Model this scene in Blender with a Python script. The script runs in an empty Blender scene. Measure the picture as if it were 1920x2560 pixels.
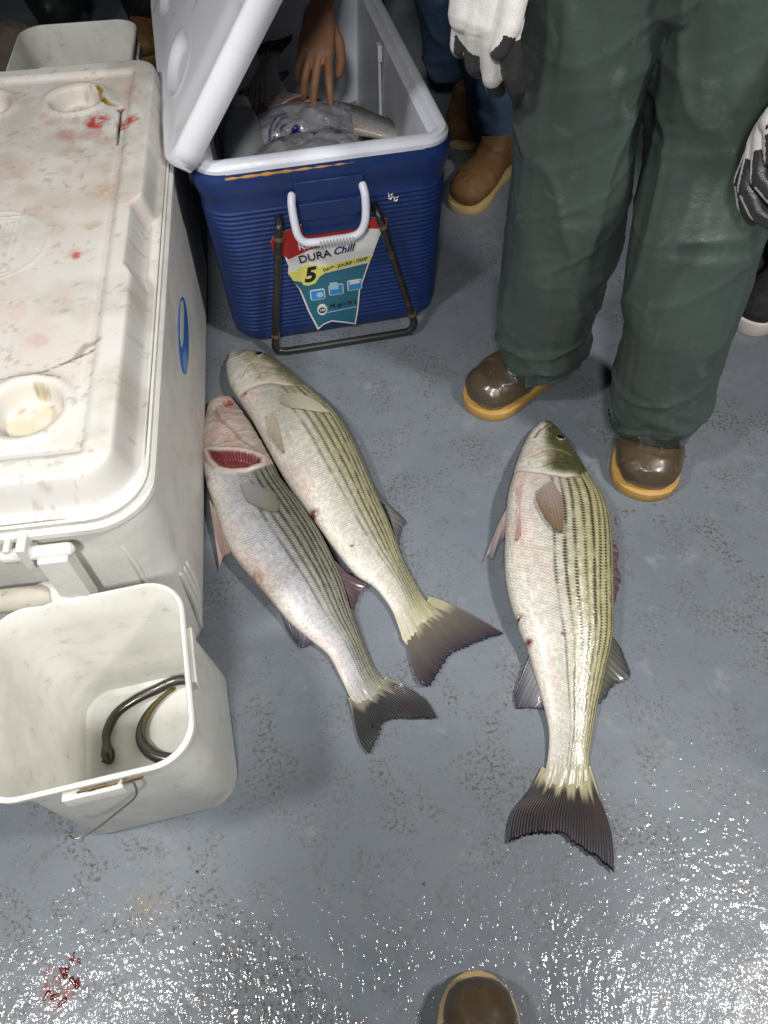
import bpy, bmesh, math, random
import numpy as np
from mathutils import Matrix, Vector

S = bpy.context.scene
COL = S.collection
random.seed(7)
rad = math.radians

# ------------------------------------------------------------------ camera
cam_d = bpy.data.cameras.new('camera')
cam = bpy.data.objects.new('camera', cam_d); COL.objects.link(cam)
R = Matrix(((0.9996, 0.0292, 0.0), (-0.0237, 0.8107, -0.585), (-0.0171, 0.5848, 0.811)))
cam.matrix_world = Matrix.Translation((0, 0, 1.2)) @ R.to_4x4()
cam_d.sensor_fit = 'VERTICAL'; cam_d.sensor_height = 36.0
cam_d.lens = 36.0 * 1900 / 2560
cam_d.clip_end = 200; cam_d.clip_start = 0.02
S.camera = cam
S.render.resolution_x = 768; S.render.resolution_y = 1024

# ------------------------------------------------------------------ night sky and the deck floodlights, plus one added fill lamp
w = bpy.data.worlds.new('World'); S.world = w; w.use_nodes = True
bg = w.node_tree.nodes['Background']
bg.inputs['Color'].default_value = (0.55, 0.7, 1.0, 1); bg.inputs['Strength'].default_value = 0.010

def lamp(name, loc, target, power, size, col):
    l = bpy.data.lights.new(name, 'AREA'); l.shape = 'DISK'; l.size = size
    l.energy = power; l.color = col; l.spread = rad(105)
    o = bpy.data.objects.new(name, l); COL.objects.link(o)
    o.location = loc
    o.rotation_euler = (Vector(target) - Vector(loc)).to_track_quat('-Z', 'Y').to_euler()
lamp('floodlight_or_fill', (1.42, 0.08, 2.45), (0.15, 0.62, 0), 19, 0.26, (1.0, 0.97, 0.94))
lamp('floodlight_or_fill', (-1.25, -0.05, 2.50), (-0.1, 0.72, 0), 12.5, 0.26, (1.0, 0.985, 0.97))
lamp('floodlight_or_fill', (-0.12, -0.90, 2.10), (-0.1, 1.0, 0), 14.5, 0.26, (1.0, 0.985, 0.96))  # added fill lamp: front light for the blue cooler and its inside

S.view_settings.view_transform = 'Standard'; S.view_settings.look = 'None'
S.view_settings.exposure = 0; S.view_settings.gamma = 1

# ------------------------------------------------------------------ helpers: tagging
def tag(o, label=None, cat=None, group=None, kind=None):
    if label: o['label'] = label
    if cat: o['category'] = cat
    if group: o['group'] = group
    if kind: o['kind'] = kind
    return o

def empty(name, loc=(0, 0, 0), label=None, cat=None, group=None):
    o = bpy.data.objects.new(name, None); COL.objects.link(o)
    o.location = loc; o.empty_display_size = .05
    return tag(o, label, cat, group)

def link(name, me, mat, parent=None, smooth=True):
    o = bpy.data.objects.new(name, me); COL.objects.link(o)
    if mat is not None:
        for m in (mat if isinstance(mat, (list, tuple)) else [mat]): me.materials.append(m)
    if smooth: me.polygons.foreach_set('use_smooth', np.ones(len(me.polygons), bool))
    if parent is not None:
        o.parent = parent
        p = parent; off = Vector((0, 0, 0))
        while p is not None:
            off += p.location; p = p.parent
        # all meshes here are written in world coordinates: shift to the parent's frame
        o.location = -off
    return o

def npmesh(verts, faces, colors=None, uv=None, rough=None):
    me = bpy.data.meshes.new('m')
    v = np.asarray(verts, np.float32).reshape(-1, 3)
    me.vertices.add(len(v)); me.vertices.foreach_set('co', v.ravel())
    f = np.asarray(faces, np.int32)
    if f.ndim == 2:
        n, k = f.shape
        me.loops.add(n * k); me.loops.foreach_set('vertex_index', f.ravel())
        me.polygons.add(n); me.polygons.foreach_set('loop_start', np.arange(n, dtype=np.int32) * k)
    me.update(calc_edges=True); me.validate()
    if colors is not None:
        a = me.color_attributes.new('Col', 'FLOAT_COLOR', 'POINT')
        c = np.ones((len(v), 4), np.float32); c[:, :3] = colors
        a.data.foreach_set('color', c.ravel())
    if rough is not None:
        a = me.attributes.new('Rgh', 'FLOAT', 'POINT'); a.data.foreach_set('value', np.asarray(rough, np.float32))
    return me

def pymesh(verts, faces):
    me = bpy.data.meshes.new('m'); me.from_pydata([tuple(map(float, v)) for v in verts], [], faces); me.update()
    return me

# ------------------------------------------------------------------ numpy noise
def _hash(ix, iy, iz, seed):
    h = (ix.astype(np.int64) * 374761393 + iy.astype(np.int64) * 668265263 + iz.astype(np.int64) * 2147483647 + seed * 974634777)
    h = (h ^ (h >> 13)) * 1274126177 & 0xffffffff
    h = (h ^ (h >> 16)) & 0xffffff
    return h / float(0xffffff)

def vnoise(x, y, z=None, seed=0):
    x = np.asarray(x, float); y = np.asarray(y, float)
    z = np.zeros_like(x) if z is None else np.asarray(z, float)
    ix, iy, iz = np.floor(x), np.floor(y), np.floor(z)
    fx, fy, fz = x - ix, y - iy, z - iz
    fx, fy, fz = [t * t * (3 - 2 * t) for t in (fx, fy, fz)]
    r = 0
    for dx in (0, 1):
        for dy in (0, 1):
            for dz in (0, 1):
                wgt = (fx if dx else 1 - fx) * (fy if dy else 1 - fy) * (fz if dz else 1 - fz)
                r = r + wgt * _hash(ix + dx, iy + dy, iz + dz, seed)
    return r

def fbm(x, y, z=None, seed=0, oct=4):
    r = 0; a = .5; t = 0
    z = np.zeros_like(np.asarray(x, float)) if z is None else z
    for k in range(oct):
        r = r + a * vnoise(x * 2 ** k, y * 2 ** k, z * 2 ** k, seed + k * 17); t += a; a *= .5
    return r / t

def sst(a, b, x):
    t = np.clip((x - a) / (b - a), 0, 1); return t * t * (3 - 2 * t)

def mix(a, b, t):
    a = np.asarray(a, float); b = np.asarray(b, float); t = np.asarray(t)[..., None]
    return a * (1 - t) + b * t

def poly_sdf(px, py, poly):
    """signed distance, positive inside"""
    poly = np.asarray(poly, float); n = len(poly)
    d = np.full(px.shape, 1e9); inside = np.zeros(px.shape, bool)
    for i in range(n):
        a = poly[i]; b = poly[(i + 1) % n]; e = b - a
        wx, wy = px - a[0], py - a[1]
        t = np.clip((wx * e[0] + wy * e[1]) / (e @ e + 1e-12), 0, 1)
        d = np.minimum(d, (wx - e[0] * t) ** 2 + (wy - e[1] * t) ** 2)
        c = ((a[1] <= py) != (b[1] <= py))
        xi = a[0] + (py - a[1]) / (e[1] if abs(e[1]) > 1e-9 else 1e-9) * e[0]
        inside ^= c & (px < xi)
    return np.where(inside, 1, -1) * np.sqrt(d)

def line_d(px, py, pts):
    d = np.full(px.shape, 1e9)
    for a, b in zip(pts[:-1], pts[1:]):
        a = np.array(a, float); b = np.array(b, float); e = b - a
        t = np.clip(((px - a[0]) * e[0] + (py - a[1]) * e[1]) / (e @ e + 1e-12), 0, 1)
        d = np.minimum(d, np.hypot(px - a[0] - e[0] * t, py - a[1] - e[1] * t))
    return d

# ------------------------------------------------------------------ materials
class G:
    def __init__(s, name):
        s.m = bpy.data.materials.new(name); s.m.use_nodes = True
        s.t = s.m.node_tree; s.b = s.t.nodes['Principled BSDF']
    def n(s, typ, **kw):
        nd = s.t.nodes.new('ShaderNode' + typ)
        for k, v in kw.items():
            if k in nd.inputs.keys(): s.set(nd.inputs[k], v)
            else: setattr(nd, k, v)
        return nd
    def set(s, inp, v):
        if hasattr(v, 'links') and hasattr(v, 'is_linked'): s.t.links.new(v, inp)
        else:
            if isinstance(v, tuple) and len(v) == 3 and inp.type == 'RGBA': v = v + (1,)
            inp.default_value = v
    def p(s, **kw):
        for k, v in kw.items():
            s.set(s.b.inputs[k.replace('_', ' ')], v)
    def coord(s, which='Object', scale=(1, 1, 1)):
        tc = s.n('TexCoord'); mp = s.n('Mapping'); s.t.links.new(tc.outputs[which], mp.inputs['Vector'])
        mp.inputs['Scale'].default_value = scale
        return mp.outputs['Vector']
    def noise(s, vec, scale, detail=3, rough=.5, dist=0):
        nd = s.n('TexNoise'); s.set(nd.inputs['Vector'], vec); nd.inputs['Scale'].default_value = scale
        nd.inputs['Detail'].default_value = detail; nd.inputs['Roughness'].default_value = rough
        nd.inputs['Distortion'].default_value = dist
        return nd.outputs['Fac']
    def ramp(s, fac, a, b, ca=0., cb=1.):
        nd = s.n('MapRange'); nd.interpolation_type = 'SMOOTHSTEP'
        s.set(nd.inputs['Value'], fac)
        nd.inputs['From Min'].default_value = a; nd.inputs['From Max'].default_value = b
        nd.inputs['To Min'].default_value = ca; nd.inputs['To Max'].default_value = cb
        return nd.outputs['Result']
    def mixc(s, fac, a, b):
        nd = s.n('Mix', data_type='RGBA'); s.set(nd.inputs[0], fac); s.set(nd.inputs[6], a); s.set(nd.inputs[7], b)
        return nd.outputs[2]
    def math(s, op, a, b=0.):
        nd = s.n('Math', operation=op); s.set(nd.inputs[0], a); s.set(nd.inputs[1], b); return nd.outputs[0]
    def bump(s, h, dist, strength=1., normal=None):
        nd = s.n('Bump'); s.set(nd.inputs['Height'], h); nd.inputs['Distance'].default_value = dist
        nd.inputs['Strength'].default_value = strength
        if normal is not None: s.set(nd.inputs['Normal'], normal)
        return nd.outputs['Normal']

def plain(name, col, rough=.5, metal=0., dirt=None, dirt_amt=.5, dirt_scale=9, bump=0., bscale=60, coat=0., spec=.5):
    g = G(name); v = g.coord()
    c = col
    n1 = g.noise(v, dirt_scale, 5, .6)
    c2 = tuple(x * .82 for x in col)
    c = g.mixc(g.ramp(n1, .35, .7), col, c2)
    if dirt:
        n2 = g.noise(v, dirt_scale * 4, 6, .7, .5)
        m = g.math('MULTIPLY', g.ramp(n2, .56, .72), dirt_amt)
        c = g.mixc(m, c, dirt)
    g.p(Base_Color=c, Metallic=metal, Roughness=g.ramp(g.noise(v, bscale * .3, 3), .3, .7, rough * .8, min(1, rough * 1.2)))
    g.b.inputs['Specular IOR Level'].default_value = spec
    if coat: g.p(Coat_Weight=coat, Coat_Roughness=.12)
    if bump: g.p(Normal=g.bump(g.noise(v, bscale, 4, .6), bump))
    return g.m

def attr_mat(name, rough=.4, spec=.5, coat=0., bump=0., bscale=200, sss=0., useR=False, metal=0., coatr=.15):
    g = G(name); a = g.n('Attribute', attribute_name='Col')
    g.p(Base_Color=a.outputs['Color'], Roughness=rough, Metallic=metal)
    if useR:
        r = g.n('Attribute', attribute_name='Rgh'); g.p(Roughness=r.outputs['Fac'])
    g.b.inputs['Specular IOR Level'].default_value = spec
    if coat: g.p(Coat_Weight=coat, Coat_Roughness=coatr)
    if bump: g.p(Normal=g.bump(g.noise(g.coord(), bscale, 4, .6), bump))
    if sss:
        g.p(Subsurface_Weight=sss); g.b.inputs['Subsurface Radius'].default_value = (1, .5, .3); g.b.inputs['Subsurface Scale'].default_value = .004
    return g.m

# deck: grey blue gritty deck paint, wet, with old dirt ground in
def deck_mat():
    g = G('deck paint'); v = g.coord()
    base = g.mixc(g.ramp(g.noise(v, 2.3, 4, .6), .3, .7), (.126, .145, .168), (.162, .181, .203))
    # worn paler patches
    base = g.mixc(g.ramp(g.noise(v, 13, 5, .7), .55, .75), base, (.20, .214, .228))
    # brown grime in patches, itself speckled
    smud = g.math('MULTIPLY', g.ramp(g.noise(v, 17, 5, .7, 1.), .56, .68), g.ramp(g.noise(v, 90, 3, .7), .38, .6))
    base = g.mixc(g.math('MULTIPLY', smud, .5), base, (.105, .088, .066))
    patch = g.ramp(g.noise(v, 9, 5, .7, .6), .46, .58)
    speck = g.ramp(g.noise(v, 150, 4, .75), .50, .60)
    grime = g.math('MULTIPLY', patch, speck)
    grime = g.math('MULTIPLY', grime, g.ramp(g.noise(v, 2.6, 3, .6), .40, .58, .42, 1.))
    base = g.mixc(g.math('MULTIPLY', grime, .95), base, (.075, .058, .042))
    # fine dark pits everywhere
    pits = g.ramp(g.noise(v, 260, 1, .5), .66, .71)
    pm = g.ramp(g.noise(v, 12, 4, .65), .46, .6)
    base = g.mixc(g.math('MULTIPLY', g.math('MULTIPLY', pits, pm), .85), base, (.035, .03, .028))
    stv = g.n('VectorMath', operation='DISTANCE'); g.set(stv.inputs[0], v); stv.inputs[1].default_value = (-.352, .186, 0)
    st = g.math('MULTIPLY', g.ramp(stv.outputs['Value'], .012, .05, 1, 0), g.ramp(g.noise(v, 85, 6, .8, 1.2), .44, .64))
    base = g.mixc(g.math('MULTIPLY', st, .6), base, (.24, .17, .08))
    # blood smears near the lower left
    for (x, y, r) in ((-.455, .085, .035), (-.446, .121, .014), (-.47, .1, .02), (-.05, .03, .02), (.07, .0, .015)):
        dv = g.n('VectorMath', operation='DISTANCE'); g.set(dv.inputs[0], v); dv.inputs[1].default_value = (x, y, 0)
        b = g.math('MULTIPLY', g.ramp(dv.outputs['Value'], r * .2, r, 1, 0), g.ramp(g.noise(v, 95, 4, .7, 1.), .46, .58))
        base = g.mixc(g.math('MULTIPLY', b, .85), base, (.16, .02, .02))
    # wet film: strongest close to the camera, with dry islands
    sx = g.n('SeparateXYZ'); g.set(sx.inputs[0], v)
    wetg = g.ramp(g.math('ADD', g.math('MULTIPLY', sx.outputs['X'], -.65), sx.outputs['Y']), -.10, .20, 1, 0)
    wn = g.math('MULTIPLY', g.ramp(g.noise(v, 5.5, 4, .65, 1.), .34, .58), g.ramp(g.noise(v, 28, 3, .6, .5), .30, .52, .25, 1.))
    wetl = g.ramp(g.math('ADD', sx.outputs['Y'], g.math('MULTIPLY', g.noise(v, 5, 3), .12)), .14, .30, 1, 0)
    wetg = g.math('MAXIMUM', wetg, wetl)
    wet = g.math('MULTIPLY', wetg, wn)
    wet = g.math('MAXIMUM', wet, g.math('MULTIPLY', g.ramp(g.noise(v, 16, 4, .6, .8), .6, .7), .35))
    rg = g.math('SUBTRACT', .5, g.math('MULTIPLY', wet, .2))
    vs = g.coord(scale=(1., .5, 1.)); vs.node.inputs['Rotation'].default_value = (0, 0, rad(-18))
    h1 = g.math('ADD', g.noise(vs, 100, 1.5, .5, .6), g.math('MULTIPLY', g.noise(vs, 330, 1., .5), .22))
    h2 = g.noise(v, 60, 2, .6)
    hh = g.math('ADD', h1, g.math('MULTIPLY', h2, 1.2))
    n1 = g.bump(hh, .0019, 1.)
    n2 = g.bump(g.noise(v, 60, 5, .65), .0012, .35)
    g.p(Base_Color=base, Roughness=rg, Normal=n2)
    cw = g.math('MULTIPLY', wet, 1.0)
    g.p(Coat_Weight=cw, Coat_Roughness=.085, Coat_Normal=n1)
    g.p(Specular_IOR_Level=g.math('SUBTRACT', .4, g.math('MULTIPLY', wet, .15)))
    g.b.inputs['Coat IOR'].default_value = 1.5
    return g.m

M = {}
M['deck'] = deck_mat()
M['fish'] = attr_mat('fish skin', rough=.42, spec=.5, coat=.4, metal=.0, coatr=.2, useR=False)
M['fin'] = attr_mat('fish fin', rough=.4, spec=.4, coat=.35, coatr=.1)
M['flesh'] = attr_mat('flesh', rough=.28, spec=.6, coat=.6)
M['attr_plastic'] = attr_mat('moulded plastic', rough=.42, spec=.45, bump=.00035, bscale=260)
M['white_plastic'] = plain('white cooler plastic', (.68, .67, .63), .42, dirt=(.25, .19, .12), dirt_amt=.25, dirt_scale=7, bump=.0005, bscale=180)
M['bright_plastic'] = plain('white smooth plastic', (.72, .74, .82), .35, dirt=(.4, .33, .25), dirt_amt=.25, dirt_scale=6, bump=.0003, bscale=150)
M['blue_plastic'] = plain('blue plastic', (.010, .030, .130), .38, dirt=(.02, .04, .09), dirt_amt=.5, dirt_scale=5, bump=.0003, bscale=120)
M['black_metal'] = plain('chipped black tube', (.018, .018, .018), .35, dirt=(.12, .06, .025), dirt_amt=.8, dirt_scale=9, bump=.0004)
M['bucket'] = plain('white pail plastic', (.74, .735, .68), .4, dirt=(.40, .32, .18), dirt_amt=.45, dirt_scale=9, bump=.0003, bscale=90)
M['wire'] = plain('bail wire', (.35, .33, .28), .35, metal=.8)
M['eel'] = plain('eel skin', (.028, .021, .013), .3, dirt=(.09, .065, .02), dirt_amt=.4, dirt_scale=14, coat=.35)
M['oilskin'] = plain('green oilskin', (.050, .069, .061), .42, dirt=(.09, .108, .098), dirt_amt=.7, dirt_scale=4, bump=.0006, bscale=120, spec=.35, coat=.1)
M['oilskin_wet'] = plain('wet green oilskin', (.026, .052, .048), .2, bump=.0015, bscale=45, coat=.8)
M['rubber'] = plain('brown rubber', (.066, .046, .026), .33, dirt=(.14, .11, .075), dirt_amt=.8, dirt_scale=6, bump=.0006, bscale=40, coat=.35)
M['sole'] = plain('tan sole', (.46, .27, .07), .55, dirt=(.2, .12, .05), dirt_amt=.5, dirt_scale=10, bump=.0006, bscale=60)
M['sole_pale'] = plain('pale sole', (.40, .29, .13), .5, dirt=(.2, .12, .05), dirt_amt=.5, dirt_scale=10, bump=.0006, bscale=60)
M['suede'] = plain('tan leather', (.15, .075, .022), .75, dirt=(.09, .045, .015), dirt_amt=.8, dirt_scale=11, bump=.0008, bscale=70)
M['jeans'] = plain('blue denim', (.05, .09, .17), .85, dirt=(.08, .13, .22), dirt_amt=.6, dirt_scale=7, bump=.0008, bscale=130)
M['darkcloth'] = plain('dark cloth', (.012, .014, .016), .8, bump=.001, bscale=40)
M['darkgreen'] = plain('dark waders', (.008, .012, .012), .5, bump=.001, bscale=30)
M['knit'] = plain('white knit glove', (.62, .60, .58), .85, dirt=(.4, .38, .36), dirt_amt=.4, dirt_scale=14, bump=.0008, bscale=420)
M['nitrile'] = plain('dark grey glove coating', (.030, .030, .033), .38, dirt=(.07, .07, .072), dirt_amt=.4, dirt_scale=20, bump=.0008, bscale=200)
M['skin'] = plain('weathered skin', (.38, .185, .10), .5, dirt=(.28, .12, .07), dirt_amt=.5, dirt_scale=20, bump=.0006, bscale=180)
M['hair'] = plain('dark hair', (.03, .02, .015), .6, bump=.003, bscale=90)
M['black_canvas'] = plain('black canvas', (.014, .014, .016), .8, bump=.0006, bscale=260)
M['shoe_rubber'] = plain('white shoe rubber', (.62, .58, .52), .5, dirt=(.3, .25, .2), dirt_amt=.4, dirt_scale=14)
M['foam'] = plain('old yellow foam', (.33, .22, .03), .9, bump=.003, bscale=120)
M['sack'] = plain('muddy sacking', (.13, .10, .075), .85, dirt=(.03, .025, .02), dirt_amt=.9, dirt_scale=9, bump=.004, bscale=50)
M['navy'] = plain('navy ink', (.012, .012, .10), .35)
M['whiteprint'] = plain('white print', (.72, .72, .70), .4)
M['redprint'] = plain('red print', (.42, .02, .018), .4)
M['blackprint'] = plain('dark print', (.012, .012, .02), .4)
M['yellowprint'] = plain('yellow print', (.72, .68, .16), .4)
M['greyprint'] = plain('grey moulding', (.52, .51, .48), .5)

# ------------------------------------------------------------------ mesh builders
def loft(rings, cap0=True, cap1=True, closed=True):
    """rings: list of equal-length point lists"""
    n = len(rings[0]); V = [tuple(p) for r in rings for p in r]; Fc = []
    for i in range(len(rings) - 1):
        for j in range(n if closed else n - 1):
            k = (j + 1) % n
            Fc.append((i * n + j, i * n + k, (i + 1) * n + k, (i + 1) * n + j))
    if cap0: Fc.append(tuple(range(n - 1, -1, -1)))
    if cap1: Fc.append(tuple(range((len(rings) - 1) * n, len(rings) * n)))
    return V, Fc

def merge(parts):
    V = []; Fc = []
    for v, f in parts:
        o = len(V); V += list(v); Fc += [tuple(i + o for i in q) for q in f]
    return V, Fc

def rrect(hx, hy, r, n=8):
    r = min(r, hx, hy); pts = []
    for cx, cy, a0 in ((hx - r, hy - r, 0), (-hx + r, hy - r, 90), (-hx + r, -hy + r, 180), (hx - r, -hy + r, 270)):
        for i in range(n + 1):
            a = rad(a0 + 90 * i / n); pts.append((cx + r * math.cos(a), cy + r * math.sin(a)))
    return pts

def rr_subdiv(pts, step=.03):
    out = []
    for i, p in enumerate(pts):
        q = pts[(i + 1) % len(pts)]; d = math.dist(p, q); k = max(1, int(d / step))
        for t in range(k): out.append((p[0] + (q[0] - p[0]) * t / k, p[1] + (q[1] - p[1]) * t / k))
    return out

def catmull(pts, n=8):
    P = [np.array(p, float) for p in pts]; P = [2 * P[0] - P[1]] + P + [2 * P[-1] - P[-2]]; out = []
    for i in range(1, len(P) - 2):
        for k in range(n):
            t = k / n
            out.append(.5 * ((2 * P[i]) + (-P[i - 1] + P[i + 1]) * t + (2 * P[i - 1] - 5 * P[i] + 4 * P[i + 1] - P[i + 2]) * t * t + (-P[i - 1] + 3 * P[i] - 3 * P[i + 1] + P[i + 2]) * t ** 3))
    out.append(P[-2]); return out

def tube(path, radii, seg=14, round_ends=True):
    P = [np.array(p, float) for p in path]
    if not hasattr(radii, '__len__'): radii = [radii] * len(P)
    if round_ends:
        d0 = P[0] - P[1]; d0 /= np.linalg.norm(d0); d1 = P[-1] - P[-2]; d1 /= np.linalg.norm(d1)
        r0, r1 = radii[0], radii[-1]
        P = [P[0] + d0 * r0 * .95, P[0] + d0 * r0 * .6] + P + [P[-1] + d1 * r1 * .6, P[-1] + d1 * r1 * .95]
        radii = [r0 * .3, r0 * .8] + list(radii) + [r1 * .8, r1 * .3]
    up = np.array([0, 0, 1.]); rings = []; prev = None
    for i, p in enumerate(P):
        t = P[min(i + 1, len(P) - 1)] - P[max(i - 1, 0)]; t /= (np.linalg.norm(t) + 1e-12)
        if prev is None:
            a = np.cross(t, up)
            if np.linalg.norm(a) < .1: a = np.cross(t, [1, 0, 0])
        else: a = prev - t * (prev @ t)
        a /= np.linalg.norm(a); prev = a; b = np.cross(t, a)
        rings.append([p + radii[i] * (math.cos(2 * math.pi * k / seg) * a + math.sin(2 * math.pi * k / seg) * b) for k in range(seg)])
    return loft(rings)

def box(c, h, bev=.004, T=None):
    bm = bmesh.new(); bmesh.ops.create_cube(bm, size=1)
    for v in bm.verts: v.co = Vector((v.co.x * h[0] * 2, v.co.y * h[1] * 2, v.co.z * h[2] * 2))
    if bev: bmesh.ops.bevel(bm, geom=bm.edges[:], offset=bev, segments=3, affect='EDGES', profile=.7)
    V = [tuple(v.co + Vector(c)) for v in bm.verts]; bm.verts.index_update()
    Fc = [tuple(v.index for v in f.verts) for f in bm.faces]; bm.free()
    return (tf(V, T), Fc) if T is not None else (V, Fc)

def tf(V, T): return [tuple(T @ Vector(v)) for v in V]

def prism(poly, z0, z1, bev=0):
    n = len(poly)
    rings = [[(x, y, z0) for x, y in poly], [(x, y, z1) for x, y in poly]]
    return loft(rings)

def shade_auto(o, ang=35):
    me = o.data
    bm = bmesh.new(); bm.from_mesh(me)
    for e in bm.edges:
        if len(e.link_faces) == 2 and e.calc_face_angle(0) > rad(ang): e.smooth = False
    for f in bm.faces: f.smooth = True
    bm.to_mesh(me); bm.free()

def mk(name, vf, mat, parent=None, auto=35):
    me = pymesh(*vf)
    bm = bmesh.new(); bm.from_mesh(me); bmesh.ops.recalc_face_normals(bm, faces=bm.faces); bm.to_mesh(me); bm.free()
    o = link(name, me, mat, parent)
    if auto: shade_auto(o, auto)
    return o

# organic bodies: tapered ellipse segments fused into one skin by a voxel remesh
def seg(p0, p1, r0, r1, side=None, back=None):
    p0 = np.array(p0, float); p1 = np.array(p1, float)
    r0 = r0 if hasattr(r0, '__len__') else (r0, r0); r1 = r1 if hasattr(r1, '__len__') else (r1, r1)
    t = p1 - p0; L = np.linalg.norm(t); t /= L
    s = np.array(side if side is not None else ((1, 0, 0) if abs(t[0]) < .8 else (0, 1, 0)), float)
    s -= t * (s @ t); s /= np.linalg.norm(s); u = np.cross(t, s)
    rings = []; n = 20
    for a in (-80, -60, -35, 0):
        c, sn = math.cos(rad(a)), math.sin(rad(a)); m = min(r0)
        rings.append((p0 + t * m * sn, r0[0] * c, r0[1] * c))
    for k in (.25, .5, .75): rings.append((p0 + t * L * k, r0[0] + (r1[0] - r0[0]) * k, r0[1] + (r1[1] - r0[1]) * k))
    for a in (0, 35, 60, 80):
        c, sn = math.cos(rad(a)), math.sin(rad(a)); m = min(r1)
        rings.append((p1 + t * m * sn, r1[0] * c, r1[1] * c))
    RR = [[q + a * math.cos(2 * math.pi * k / n) * s + b * math.sin(2 * math.pi * k / n) * u for k in range(n)] for q, a, b in rings]
    vf = loft(RR)
    return {'vf': vf, 'p0': p0, 'p1': p1, 'back': None if back is None else np.array(back, float), 'r': max(max(r0), max(r1))}

def chain(pts, rs, side=None, back=None):
    return [seg(pts[i], pts[i + 1], rs[i], rs[i + 1], side, back) for i in range(len(pts) - 1)]

def fuse(segs, voxel, smooth=2, disp=None):
    """-> (verts Nx3, faces list) of one continuous surface"""
    me = pymesh(*merge([s['vf'] for s in segs]))
    bm = bmesh.new(); bm.from_mesh(me); bmesh.ops.recalc_face_normals(bm, faces=bm.faces); bm.to_mesh(me); bm.free()
    o = bpy.data.objects.new('tmp', me); COL.objects.link(o)
    r = o.modifiers.new('r', 'REMESH'); r.mode = 'VOXEL'; r.voxel_size = voxel
    if smooth:
        s = o.modifiers.new('s', 'SMOOTH'); s.iterations = smooth; s.factor = .6
    dg = bpy.context.evaluated_depsgraph_get(); me2 = bpy.data.meshes.new_from_object(o.evaluated_get(dg))
    bpy.data.objects.remove(o); me2.name = 'm'
    if disp:
        n = len(me2.vertices); co = np.empty(n * 3, np.float32); me2.vertices.foreach_get('co', co); co = co.reshape(-1, 3)
        no = np.empty(n * 3, np.float32); me2.vertices.foreach_get('normal', no); no = no.reshape(-1, 3)
        d = disp(co[:, 0], co[:, 1], co[:, 2]); co = co + no * d[:, None].astype(np.float32)
        me2.vertices.foreach_set('co', co.ravel()); me2.update()
    return me2

def text_me(body, size, T, extrude=.0006, shear=0., bold=0., align='CENTER', spacing=1.):
    c = bpy.data.curves.new('t', 'FONT'); c.body = body; c.size = size; c.extrude = extrude; c.shear = shear
    c.offset = bold; c.align_x = align; c.align_y = 'CENTER'; c.space_character = spacing
    o = bpy.data.objects.new('t', c); COL.objects.link(o)
    dg = bpy.context.evaluated_depsgraph_get(); me = bpy.data.meshes.new_from_object(o.evaluated_get(dg))
    bpy.data.objects.remove(o); me.transform(T); me.name = 'm'
    return me

# ================================================================== DECK
NX = 60
vf = ([(-9, -4, 0), (9, -4, 0), (9, 12, 0), (-9, 12, 0)], [(0, 1, 2, 3)])
deck = mk('deck', vf, M['deck'], auto=0); tag(deck, kind='structure')

# ================================================================== STRIPED FISH
def resamp(pts, n, smooth=True):
    P = np.array(catmull(pts, 10) if smooth and len(pts) > 2 else pts, float)
    d = np.r_[0, np.cumsum(np.linalg.norm(np.diff(P, axis=0), axis=1))]; t = np.linspace(0, d[-1], n)
    return np.stack([np.interp(t, d, P[:, k]) for k in range(P.shape[1])], 1)

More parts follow.
